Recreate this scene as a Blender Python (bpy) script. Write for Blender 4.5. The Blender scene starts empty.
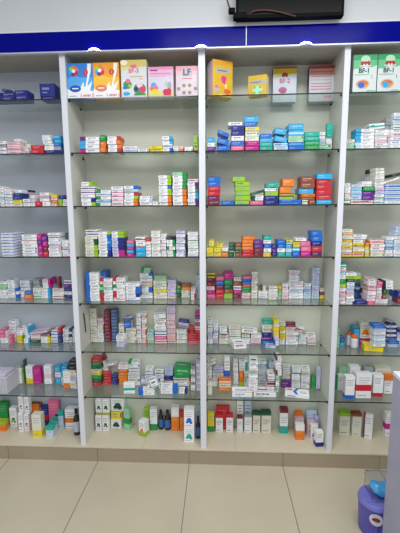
import bpy, bmesh, math, random
from mathutils import Vector, Matrix
FOC, PITCH, YAW, ROLL, CAMX, CAMH, DIST, DEPTH, TILE0 = (370.61715, 0.14522, 0.05101, -0.0063, 0.09593, 1.611, 2.19206, 0.20329, -1.29367)
EDGE = [-0.8041, -0.7716, -0.0178, 0.0178, 0.7781, 0.8099]
SHELF_Z = [2.2592, 1.9581, 1.6499, 1.3446, 1.0524, 0.7402, 0.435, 0.1072]

R = math.radians
sc = bpy.context.scene
C = sc.collection
random.seed(11)
GL = .012; GT = .007; BACK = .262

# ------------------------------------------------------------------ materials
def lin(c):
    return tuple((x/12.92 if x <= .04045 else ((x+.055)/1.055)**2.4) for x in c)
def hexc(h):
    return lin(tuple(int(h[i:i+2], 16)/255 for i in (0, 2, 4)))
MATS = {}
def mat(name, hx, rough=.5, metal=0, var=.05, scale=30, spec=.4, bump=0, emit=0):
    if name in MATS: return MATS[name]
    m = bpy.data.materials.new(name); m.use_nodes = True
    nt = m.node_tree; b = nt.nodes['Principled BSDF']
    b.inputs['Roughness'].default_value = rough; b.inputs['Metallic'].default_value = metal
    b.inputs['Specular IOR Level'].default_value = spec
    col = hexc(hx)
    tc = nt.nodes.new('ShaderNodeTexCoord'); nz = nt.nodes.new('ShaderNodeTexNoise'); nz.inputs['Scale'].default_value = scale
    nz.inputs['Detail'].default_value = 3
    nt.links.new(tc.outputs['Object'], nz.inputs['Vector'])
    rp = nt.nodes.new('ShaderNodeValToRGB'); rp.color_ramp.elements[0].position = .3; rp.color_ramp.elements[1].position = .7
    rp.color_ramp.elements[0].color = (*[c*(1-var) for c in col], 1); rp.color_ramp.elements[1].color = (*[min(1, c*(1+var)) for c in col], 1)
    nt.links.new(nz.outputs['Fac'], rp.inputs['Fac']); nt.links.new(rp.outputs['Color'], b.inputs['Base Color'])
    if bump:
        bp = nt.nodes.new('ShaderNodeBump'); bp.inputs['Strength'].default_value = bump; bp.inputs['Distance'].default_value = .002
        nt.links.new(nz.outputs['Fac'], bp.inputs['Height']); nt.links.new(bp.outputs['Normal'], b.inputs['Normal'])
    if emit:
        b.inputs['Emission Color'].default_value = (*col, 1); b.inputs['Emission Strength'].default_value = emit
    MATS[name] = m
    return m
PAL = dict(W='f7f8fb', C='e9e8d6', K='1c1c20', R='cf2a36', M='7e2438', O='ee8120', Y='f0dc1c', L='9fce2c', G='1f9c4c', D='1f5a40', T='1cb4a0',
           A='35aee6', B='1f6fd6', N='1f2c86', V='6a2c90', P='e8709c', F='cc2090', S='a8acb0', H='9a5230', Q='c8dff2', J='f2d2da', I='cfcff2', E='a8dcb4', X='4a6494')
def pm(k): return mat('print_' + k, PAL[k], rough=.38, var=.03, scale=25)
INK = {'gap_shade': mat('painted_gap_shade', '545a70'), 'dark': mat('ink_dark', '3c4664'), 'soft': mat('ink_soft', '8f9ab4'), 'pale': mat('ink_pale', 'e8e8ec')}

laminate = mat('white_laminate', 'e3e8f2', rough=.35, var=.015, scale=4)
sidem = mat('pale_panel_laminate', 'd6d6ce', rough=.4, var=.02, scale=3)
backm = mat('warm_grey_laminate', 'd8d9cc', rough=.5, var=.03, scale=3)
backl = mat('laminate_cool_light_tint', 'bec4d0', rough=.5, var=.03, scale=3)  # cool, dimmer light of the leftmost bay painted into the panel colour
topm = mat('grey_board', 'a8a49c', rough=.6)
bluem = mat('royal_blue_gloss', '040a88', rough=.2, spec=.06, var=.04, scale=3)
trimm = mat('brushed_trim', 'c4c8d2', rough=.35, metal=.3)
pinm = mat('dark_metal', '2c3036', rough=.4, metal=.7)
wallm = mat('painted_wall', 'd5d9de', rough=.7, var=.02, scale=2)
floor_joint = mat('tile_joint', '6c6558', rough=.9)

def tile_material(name, hx, joint='7a7264', size=.6, off=0, offy=0, rough=.3):
    m = bpy.data.materials.new(name); m.use_nodes = True; nt = m.node_tree; b = nt.nodes['Principled BSDF']
    g = nt.nodes.new('ShaderNodeNewGeometry'); sp = nt.nodes.new('ShaderNodeSeparateXYZ'); nt.links.new(g.outputs['Position'], sp.inputs[0])
    def line(sock, o):
        a = nt.nodes.new('ShaderNodeMath'); a.operation = 'SUBTRACT'; nt.links.new(sock, a.inputs[0]); a.inputs[1].default_value = o
        p = nt.nodes.new('ShaderNodeMath'); p.operation = 'PINGPONG'; nt.links.new(a.outputs[0], p.inputs[0]); p.inputs[1].default_value = size/2
        c = nt.nodes.new('ShaderNodeMath'); c.operation = 'LESS_THAN'; nt.links.new(p.outputs[0], c.inputs[0]); c.inputs[1].default_value = .0022
        return c.outputs[0]
    lx = line(sp.outputs['X'], off); fac = lx
    if offy is not None:
        ly = line(sp.outputs['Y'], offy); mx = nt.nodes.new('ShaderNodeMath'); mx.operation = 'MAXIMUM'
        nt.links.new(lx, mx.inputs[0]); nt.links.new(ly, mx.inputs[1]); fac = mx.outputs[0]
    nz = nt.nodes.new('ShaderNodeTexNoise'); nz.inputs['Scale'].default_value = 2.2; nz.inputs['Detail'].default_value = 5; nt.links.new(g.outputs['Position'], nz.inputs['Vector'])
    c = hexc(hx); rp = nt.nodes.new('ShaderNodeValToRGB'); rp.color_ramp.elements[0].position = .35; rp.color_ramp.elements[1].position = .65
    rp.color_ramp.elements[0].color = (*[v*.94 for v in c], 1); rp.color_ramp.elements[1].color = (*[v*1.04 for v in c], 1)
    nt.links.new(nz.outputs['Fac'], rp.inputs[0])
    mix = nt.nodes.new('ShaderNodeMix'); mix.data_type = 'RGBA'; nt.links.new(fac, mix.inputs[0]); nt.links.new(rp.outputs[0], mix.inputs[6])
    mix.inputs[7].default_value = (*hexc(joint), 1); nt.links.new(mix.outputs[2], b.inputs['Base Color'])
    b.inputs['Roughness'].default_value = rough
    return m
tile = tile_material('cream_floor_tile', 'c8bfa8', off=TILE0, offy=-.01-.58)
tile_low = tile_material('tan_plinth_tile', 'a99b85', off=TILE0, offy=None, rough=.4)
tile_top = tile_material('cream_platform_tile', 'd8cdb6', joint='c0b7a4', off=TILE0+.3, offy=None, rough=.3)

def clear_material(name, tint, ior=1.5, mixer=0.0, rough=.02, gloss=(1, 1, 1)):
    m = bpy.data.materials.new(name); m.use_nodes = True; nt = m.node_tree; nt.nodes.clear()
    o = nt.nodes.new('ShaderNodeOutputMaterial'); t = nt.nodes.new('ShaderNodeBsdfTransparent'); t.inputs[0].default_value = (*tint, 1)
    g = nt.nodes.new('ShaderNodeBsdfGlossy'); g.inputs['Roughness'].default_value = rough; g.inputs[0].default_value = (*gloss, 1)
    lw = nt.nodes.new('ShaderNodeLayerWeight'); lw.inputs['Blend'].default_value = .5
    pw = nt.nodes.new('ShaderNodeMath'); pw.operation = 'POWER'; nt.links.new(lw.outputs['Facing'], pw.inputs[0]); pw.inputs[1].default_value = 5
    f = nt.nodes.new('ShaderNodeMath'); f.operation = 'MULTIPLY_ADD'; nt.links.new(pw.outputs[0], f.inputs[0]); f.inputs[1].default_value = .9; f.inputs[2].default_value = .045
    mx = nt.nodes.new('ShaderNodeMixShader'); nt.links.new(f.outputs[0], mx.inputs[0]); nt.links.new(t.outputs[0], mx.inputs[1]); nt.links.new(g.outputs[0], mx.inputs[2])
    nt.links.new(mx.outputs[0], o.inputs[0]); return m
glass = clear_material('shelf_glass', (.87, .915, .9))
glass_edge = mat('glass_edge_green', '0f1a18', rough=.15, spec=.6)
film = clear_material('clear_plastic_film', (.86, .88, .93), rough=.12)

# ------------------------------------------------------------------ mesh helpers
def finish(name, bm, mats, parent=None, bevel=0, smooth=False):
    if bevel:
        bmesh.ops.bevel(bm, geom=bm.edges[:], offset=bevel, segments=2, affect='EDGES', profile=.6)
    me = bpy.data.meshes.new(name); bm.to_mesh(me); bm.free()
    for m in (mats if isinstance(mats, (list, tuple)) else [mats]): me.materials.append(m)
    if smooth:
        for p in me.polygons: p.use_smooth = True
    o = bpy.data.objects.new(name, me); C.objects.link(o)
    if parent: o.parent = parent
    return o
def add_box(bm, x0, x1, y0, y1, z0, z1, mi=0):
    vs = [bm.verts.new(v) for v in ((x0,y0,z0),(x1,y0,z0),(x1,y1,z0),(x0,y1,z0),(x0,y0,z1),(x1,y0,z1),(x1,y1,z1),(x0,y1,z1))]
    fs = []
    for q in ((0,3,2,1),(4,5,6,7),(0,1,5,4),(1,2,6,5),(2,3,7,6),(3,0,4,7)):
        f = bm.faces.new([vs[i] for i in q]); f.material_index = mi; fs.append(f)
    return fs
def box(name, x0, x1, y0, y1, z0, z1, m, parent=None, bevel=0):
    bm = bmesh.new(); add_box(bm, x0, x1, y0, y1, z0, z1); return finish(name, bm, m, parent, bevel)
def lathe(bm, prof, cx=0, cy=0, seg=20, mi=0):
    rings = []
    for r, z in prof:
        rings.append([bm.verts.new((cx + r*math.cos(2*math.pi*i/seg), cy + r*math.sin(2*math.pi*i/seg), z)) for i in range(seg)])
    for a, b in zip(rings, rings[1:]):
        for i in range(seg):
            f = bm.faces.new((a[i], a[(i+1) % seg], b[(i+1) % seg], b[i])); f.material_index = mi; f.smooth = True
    f = bm.faces.new(rings[0][::-1]); f.material_index = mi; f = bm.faces.new(rings[-1]); f.material_index = mi
def tube(name, pts, r, m, parent=None):
    cu = bpy.data.curves.new(name, 'CURVE'); cu.dimensions = '3D'; cu.bevel_depth = r; cu.bevel_resolution = 3; cu.use_fill_caps = True
    s = cu.splines.new('BEZIER'); s.bezier_points.add(len(pts)-1)
    for bp, p in zip(s.bezier_points, pts): bp.co = p; bp.handle_left_type = bp.handle_right_type = 'AUTO'
    o = bpy.data.objects.new(name, cu); C.objects.link(o)
    me = bpy.data.meshes.new_from_object(o.evaluated_get(bpy.context.evaluated_depsgraph_get()))
    bpy.data.objects.remove(o); me.materials.clear(); me.materials.append(m)
    o = bpy.data.objects.new(name, me); C.objects.link(o)
    if parent: o.parent = parent
    return o
def empty(name, loc, rz=0):
    o = bpy.data.objects.new(name, None); C.objects.link(o); o.location = loc; o.rotation_euler = (0, 0, rz); o.empty_display_size = .02
    return o
def tag(o, label, cat, group=None):
    o['label'] = label; o['category'] = cat
    if group: o['group'] = group
    return o
def struct(o): o['kind'] = 'structure'; return o

# ------------------------------------------------------------------ room
ZP = SHELF_Z[7]
struct(box('floor', -3.2, 3.2, -4.2, -.01, -.05, 0, tile))
struct(box('wall_back', -3.2, 3.2, .275, .34, 0, 3.0, wallm))
bulk = struct(box('wall_bulkhead', -3.2, 3.2, -.03, .275, 2.606, 3.0, wallm))
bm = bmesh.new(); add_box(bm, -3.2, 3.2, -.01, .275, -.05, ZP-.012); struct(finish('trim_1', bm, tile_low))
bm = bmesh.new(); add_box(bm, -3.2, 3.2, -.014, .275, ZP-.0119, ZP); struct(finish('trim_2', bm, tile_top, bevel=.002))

# ------------------------------------------------------------------ shelving cabinet
ZT = 2.497
cab = tag(empty('shelving_cabinet', (0, 0, ZP)), 'white floor-to-fascia pharmacy shelving cabinet with blue fascia, filling the wall', 'cabinet')
def cbox(name, *a, m, bevel=0):
    x0, x1, y0, y1, z0, z1 = a
    return box(name, x0, x1, y0, y1, z0-ZP, z1-ZP, m, cab, bevel)
E = EDGE
divs = [(-1.622, -1.592), (E[0], E[1]), (E[2], E[3]), (E[4], E[5]), (1.602, 1.632)]
bays = {1: (-1.592, E[0]), 2: (E[1], E[2]), 3: (E[3], E[4]), 4: (E[5], 1.602)}
for a, b in divs:
    cbox('side_panel', a, b, .0022, BACK, ZP+.0002, ZT, m=sidem)
    cbox('edge_strip', a-.0003, b+.0003, 0, .002, ZP+.0002, ZT, m=laminate)
for i, (a, b) in bays.items():
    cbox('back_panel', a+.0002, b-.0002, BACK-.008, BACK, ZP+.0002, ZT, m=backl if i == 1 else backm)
cbox('top_board', -1.622, 1.632, -.005, BACK, ZT+.0002, ZT+.02, m=topm)
f1 = cbox('fascia_board', -1.9, .2405, -.03, -.008, 2.498, 2.598, m=bluem, bevel=.0015)
f2 = cbox('fascia_board', .2445, 1.9, -.03, -.008, 2.498, 2.598, m=bluem, bevel=.0015)
cbox('fascia_joint', .2407, .2443, -.031, -.01, 2.498, 2.598, m=trimm)
cbox('lower_trim', -1.9, 1.9, -.031, -.006, 2.4905, 2.4978, m=trimm)
cbox('upper_trim', -1.9, 1.9, -.031, .0, 2.5982, 2.6055, m=laminate)
for s in range(7):
    for i, (a, b) in bays.items():
        for x0, x1 in ((a, a+.008), (b-.008, b)):
            if abs(x0) > 1.3: continue
            for y0 in (.018, .2):
                cbox('shelf_pin', x0, x1, y0, y0+.014, SHELF_Z[s]-GT/2-.009, SHELF_Z[s]-GT/2-.0003, m=pinm)
# wire hook stuck on the left inner side panel
h = tag(tube('metal_hook', [(-.7685, .075, .975), (-.7665, .079, .93), (-.7645, .083, .875), (-.7665, .09, .845)], .0035, pinm),
        'thin dark metal hook on the inner side panel at left of the second bay', 'hook')
SH = ['', 'top shelf', 'second shelf', 'third shelf', 'fourth shelf', 'fifth shelf', 'sixth shelf', 'seventh shelf', 'bottom platform']
BAY = ['', 'leftmost bay', 'second bay', 'third bay', 'rightmost bay']
ORD = ['', 'first', 'second', 'third', 'fourth', 'fifth', 'sixth', 'seventh', 'eighth', 'ninth', 'tenth', 'eleventh', 'twelfth', 'thirteenth', 'fourteenth', 'fifteenth',
       'sixteenth', 'seventeenth', 'eighteenth', 'nineteenth', 'twentieth', 'twenty-first', 'twenty-second', 'twenty-third', 'twenty-fourth', 'twenty-fifth', 'twenty-sixth']
for s in range(7):
    for i, (a, b) in bays.items():
        z = SHELF_Z[s]; bm = bmesh.new()
        fs = add_box(bm, a+.001, b-.001, GL, GL+.236, z-GT/2, z+GT/2)
        for k, f in enumerate(fs): f.material_index = 1 if k == 2 else 0
        o = finish('glass_shelf', bm, [glass, glass_edge])
        tag(o, 'clear glass shelf with green edge, %s of the %s' % (['topmost', 'second from top', 'third from top', 'middle', 'fifth from top', 'sixth from top', 'lowest'][s], BAY[i]), 'shelf', 'glass shelves of the cabinet')

# ------------------------------------------------------------------ downlights on the fascia
lamp_on = mat('lamp_lens', 'ffffff', emit=9)
chrome = mat('lamp_ring', 'd8dce4', rough=.25, metal=.8)
for n, x in enumerate((-.591, -.001, .56)):
    t = tag(empty('downlight', (x, -.0316, 2.4905)), 'small lit round downlight on the blue fascia, %s of the three' % ['left', 'middle', 'right'][n], 'light', 'downlights along the fascia')
    bm = bmesh.new()
    seg = 24; top = []; 
    # half-dome lens, flat side down, bulging toward the room
    rx, ry, rz = .033, .02, .016
    rows = []
    for j in range(7):
        ph = (math.pi/2)*j/6
        rows.append([bm.verts.new((rx*math.cos(ph)*math.cos(math.pi*i/16), -ry*math.cos(ph)*math.sin(math.pi*i/16)-.0003, rz*math.sin(ph)+.0016)) for i in range(17)])
    for a, b in zip(rows, rows[1:]):
        for i in range(16):
            try: bm.faces.new((a[i], a[i+1], b[i+1], b[i]))
            except Exception: pass
    bm.faces.new(rows[0][::-1]); bmesh.ops.remove_doubles(bm, verts=bm.verts[:], dist=.0002); bmesh.ops.holes_fill(bm, edges=bm.edges[:]); bmesh.ops.recalc_face_normals(bm, faces=bm.faces[:])
    finish('lens', bm, lamp_on, t, smooth=True)
    bm = bmesh.new(); v = [(.034*math.cos(math.pi*i/16), -.021*math.sin(math.pi*i/16)) for i in range(17)]
    lo = [bm.verts.new((x_, y_-.0003, 0)) for x_, y_ in v]; hi = [bm.verts.new((x_, y_-.0003, .0015)) for x_, y_ in v]
    for i in range(16): bm.faces.new((lo[i], lo[i+1], hi[i+1], hi[i]))
    bm.faces.new(lo[::-1]); bm.faces.new(hi); bm.faces.new((lo[16], lo[0], hi[0], hi[16])); bmesh.ops.recalc_face_normals(bm, faces=bm.faces[:])
    finish('ring', bm, chrome, t)
    ld = bpy.data.lights.new('downlight_glow', 'SPOT'); ld.energy = .25; ld.spot_size = R(130); ld.spot_blend = 1; ld.shadow_soft_size = .03
    lo_ = bpy.data.objects.new('downlight_glow', ld); C.objects.link(lo_); lo_.location = (x, -.075, 2.485); lo_.rotation_euler = (R(8), 0, 0)

# ------------------------------------------------------------------ cartons
ACC = '<>^_=*'
def tint(k):
    c = [int(PAL[k][i:i+2], 16) for i in (0, 2, 4)]
    return mat('ink_on_' + k, '%02x%02x%02x' % tuple(int(v*.48+245*.52) for v in c), rough=.4)
def parse(spec):
    spec = spec.replace('!', ''); base = spec[0]; out = []; i = 1
    while i < len(spec):
        op, col = spec[i], spec[i+1]; i += 2; fr = .3
        if i+1 < len(spec) and spec[i].isdigit(): fr = int(spec[i:i+2])/100; i += 2
        out.append((op, col, fr))
    return base, out
def quad(bm, x0, x1, z0, z1, y, mi):
    f = bm.faces.new([bm.verts.new(v) for v in ((x0, y, z0), (x1, y, z0), (x1, y, z1), (x0, y, z1))]); f.material_index = mi; return f
def carton_mesh(bm, w, d, h, spec, up, mats, M=None, rnd=random):
    """one printed carton: end colours, bands and small print are part of its skin"""
    base, acc = parse(spec)
    def mi(m):
        if m not in mats: mats.append(m)
        return mats.index(m)
    b = mi(pm(base)); start = len(bm.verts)
    xs = [-w/2, w/2]; zs_ = [0, h]; xr = zr = None
    for op, col, fr in acc:
        c = mi(pm(col))
        if op == '>': xs.insert(-1, w/2-w*fr); xr = ('>', c, w/2-w*fr)
        if op == '<': xs.insert(1, -w/2+w*fr); xr = ('<', c, -w/2+w*fr)
        if op == '^': zs_.append(h*(1-fr)); zr = (zr or []) + [('^', c, h*(1-fr))]
        if op == '_': zs_.append(h*fr); zr = (zr or []) + [('_', c, h*fr)]
        if op == '=': zs_ += [h*.3, h*.56]; zr = (zr or []) + [('=', c, 0)]
    xs = sorted(set(xs)); zs_ = sorted(set(zs_))
    def pick(x, z):
        if xr and ((xr[0] == '>' and x > xr[2]) or (xr[0] == '<' and x < xr[2])): return xr[1]
        for z_ in (zr or []):
            if z_[0] == '^' and z > z_[2]: return z_[1]
            if z_[0] == '_' and z < z_[2]: return z_[1]
            if z_[0] == '=' and h*.3 < z < h*.56: return z_[1]
        return b
    V = {}
    def v(x, y, z):
        k = (round(x, 6), round(y, 6), round(z, 6))
        if k not in V: V[k] = bm.verts.new((x, y, z))
        return V[k]
    def face(pts, m_): f = bm.faces.new([v(*p) for p in pts]); f.material_index = m_
    for x0, x1 in zip(xs, xs[1:]):
        for z0, z1 in zip(zs_, zs_[1:]):
            m_ = pick((x0+x1)/2, (z0+z1)/2)
            face([(x0,0,z0),(x1,0,z0),(x1,0,z1),(x0,0,z1)], m_); face([(x1,d,z0),(x0,d,z0),(x0,d,z1),(x1,d,z1)], m_)
        face([(x0,0,h),(x1,0,h),(x1,d,h),(x0,d,h)], pick((x0+x1)/2, h*.999)); face([(x0,d,0),(x1,d,0),(x1,0,0),(x0,0,0)], pick((x0+x1)/2, h*.001))
    for z0, z1 in zip(zs_, zs_[1:]):
        zc = (z0+z1)/2
        face([(-w/2,d,z0),(-w/2,0,z0),(-w/2,0,z1),(-w/2,d,z1)], pick(-w*.499, zc)); face([(w/2,0,z0),(w/2,d,z0),(w/2,d,z1),(w/2,0,z1)], pick(w*.499, zc))
    lightbase = base in 'WCQJIESYL'
    ink = mi(INK['soft' if rnd.random() < .6 else 'dark'] if lightbase else tint(base))
    ink2 = mi(INK['soft']) if lightbase else ink
    y = -.0003
    if not up:
        xa = (xr[2]+w*.05) if xr and xr[0] == '<' else -w*.42; xb = (xr[2]-w*.05) if xr and xr[0] == '>' else w*.42
        L = xb-xa; a = rnd.uniform(.0, .15); l = rnd.uniform(.45, .8)
        if L > .012:
            u = a
            for k in range(rnd.choice((2, 3, 3, 4))):
                l = rnd.uniform(.1, .3)
                if u+l > .97: break
                quad(bm, xa+L*u, xa+L*(u+l), h*.5, h*.68, y, ink); u += l+.04
            quad(bm, xa+L*a, xa+L*min(.95, a+rnd.uniform(.25, .6)), h*.26, h*.33, y, ink2)
            if lightbase and not acc and rnd.random() < .55:
                sc_ = mi(pm(rnd.choice('RBVGTPANOB')))
                if rnd.random() < .5: quad(bm, -w*.499, w*.499, h*.04, h*.15, y*.8, sc_)
                else: quad(bm, w*.36, w*.47, h*.2, h*.75, y*.8, sc_)
        quad(bm, -w*.499, w*.499, h*.94, h*.999, y*.8, mi(INK['gap_shade']))  # dark line along the top edge paints the shade between stacked cartons
        # small print on the top face too
        f = bm.faces.new([bm.verts.new(p) for p in ((xa+L*.1, d*.25, h+.0003), (xa+L*.8, d*.25, h+.0003), (xa+L*.8, d*.45, h+.0003), (xa+L*.1, d*.45, h+.0003))]); f.material_index = ink
    else:
        n = 3
        for k in range(n):
            zc = h*(.84-.1*k) if not any(z_[0] == '^' for z_ in (zr or [])) else h*(.64-.09*k)
            quad(bm, -w*.36, w*(.36-.12*k*rnd.random()), zc-h*.011, zc+h*.009, y, ink)
        quad(bm, -w*.36, w*.2, h*.1, h*.125, y, ink)
        for q in (-w*.5, w*.488): quad(bm, q, q+w*.012, 0, h, y*.7, mi(INK['soft']))
    for op, col, fr in acc:
        if op == '*':
            c = mi(pm(col))
            for cx_, cz_, r_ in ((0, .42, .24), (.17, .28, .15), (-.2, .3, .13)):
                vs = [bm.verts.new((cx_*w + r_*w*math.cos(t*math.pi/6), y*1.5, cz_*h + r_*w*math.sin(t*math.pi/6))) for t in range(12)]
                f = bm.faces.new(vs); f.material_index = c
    if M is not None:
        bm.verts.ensure_lookup_table()
        for v_ in bm.verts[start:]: v_.co = M @ v_.co
def placement(x, y, z, w, rz, ry):
    a = abs(R(rz)) if abs(rz) > 3 else 0
    return Matrix.Translation((x, y + (w/2*math.sin(a)), z + w/2*abs(math.sin(R(ry))))) @ Matrix.Rotation(R(rz), 4, 'Z') @ Matrix.Rotation(R(ry), 4, 'Y')

glassbrown = mat('dark_amber_glass', '231a20', rough=.12, spec=.7)
labelm = mat('bottle_label', 'c3cce0'); labelb = mat('bottle_label_blue', '3f70b8'); capw = mat('cap_dark', '1a1e34'); orange_cap = mat('cap_orange', 'ef6b1e'); plasw = mat('bottle_white', 'e4e6ee', rough=.3)
def bottle(x, y, z, w, h, jar, blue):
    r = w/2; t = empty('pill_bottle' if jar else 'syrup_bottle', (x, y+r, z))
    bm = bmesh.new()
    if jar: lathe(bm, [(r*.94, 0), (r, .002), (r, h*.66), (r*.82, h*.75), (r*.7, h*.76)])
    else: lathe(bm, [(r*.94, 0), (r, .002), (r, h*.6), (r*.8, h*.7), (r*.4, h*.77), (r*.36, h*.83)])
    finish('bottle_body', bm, plasw if jar else glassbrown, t)
    bm = bmesh.new()
    if jar: lathe(bm, [(r*.86, h*.762), (r*.88, h*.77), (r*.86, h*.99), (r*.8, h)])
    else: lathe(bm, [(r*.48, h*.832), (r*.5, h*.84), (r*.5, h*.985), (r*.45, h)])
    finish('cap', bm, orange_cap if jar else capw, t)
    bm = bmesh.new(); n = 16
    a = [bm.verts.new((r*1.02*math.sin(q), -r*1.02*math.cos(q), h*.14)) for q in [(-1.2+2.4*i/n) for i in range(n+1)]]
    b = [bm.verts.new((v.co.x, v.co.y, h*.54)) for v in a]
    for i in range(n): bm.faces.new((a[i], a[i+1], b[i+1], b[i]))
    finish('paper_label', bm, INK['pale'] if jar else (labelb if blue else labelm), t)
    return t

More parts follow.
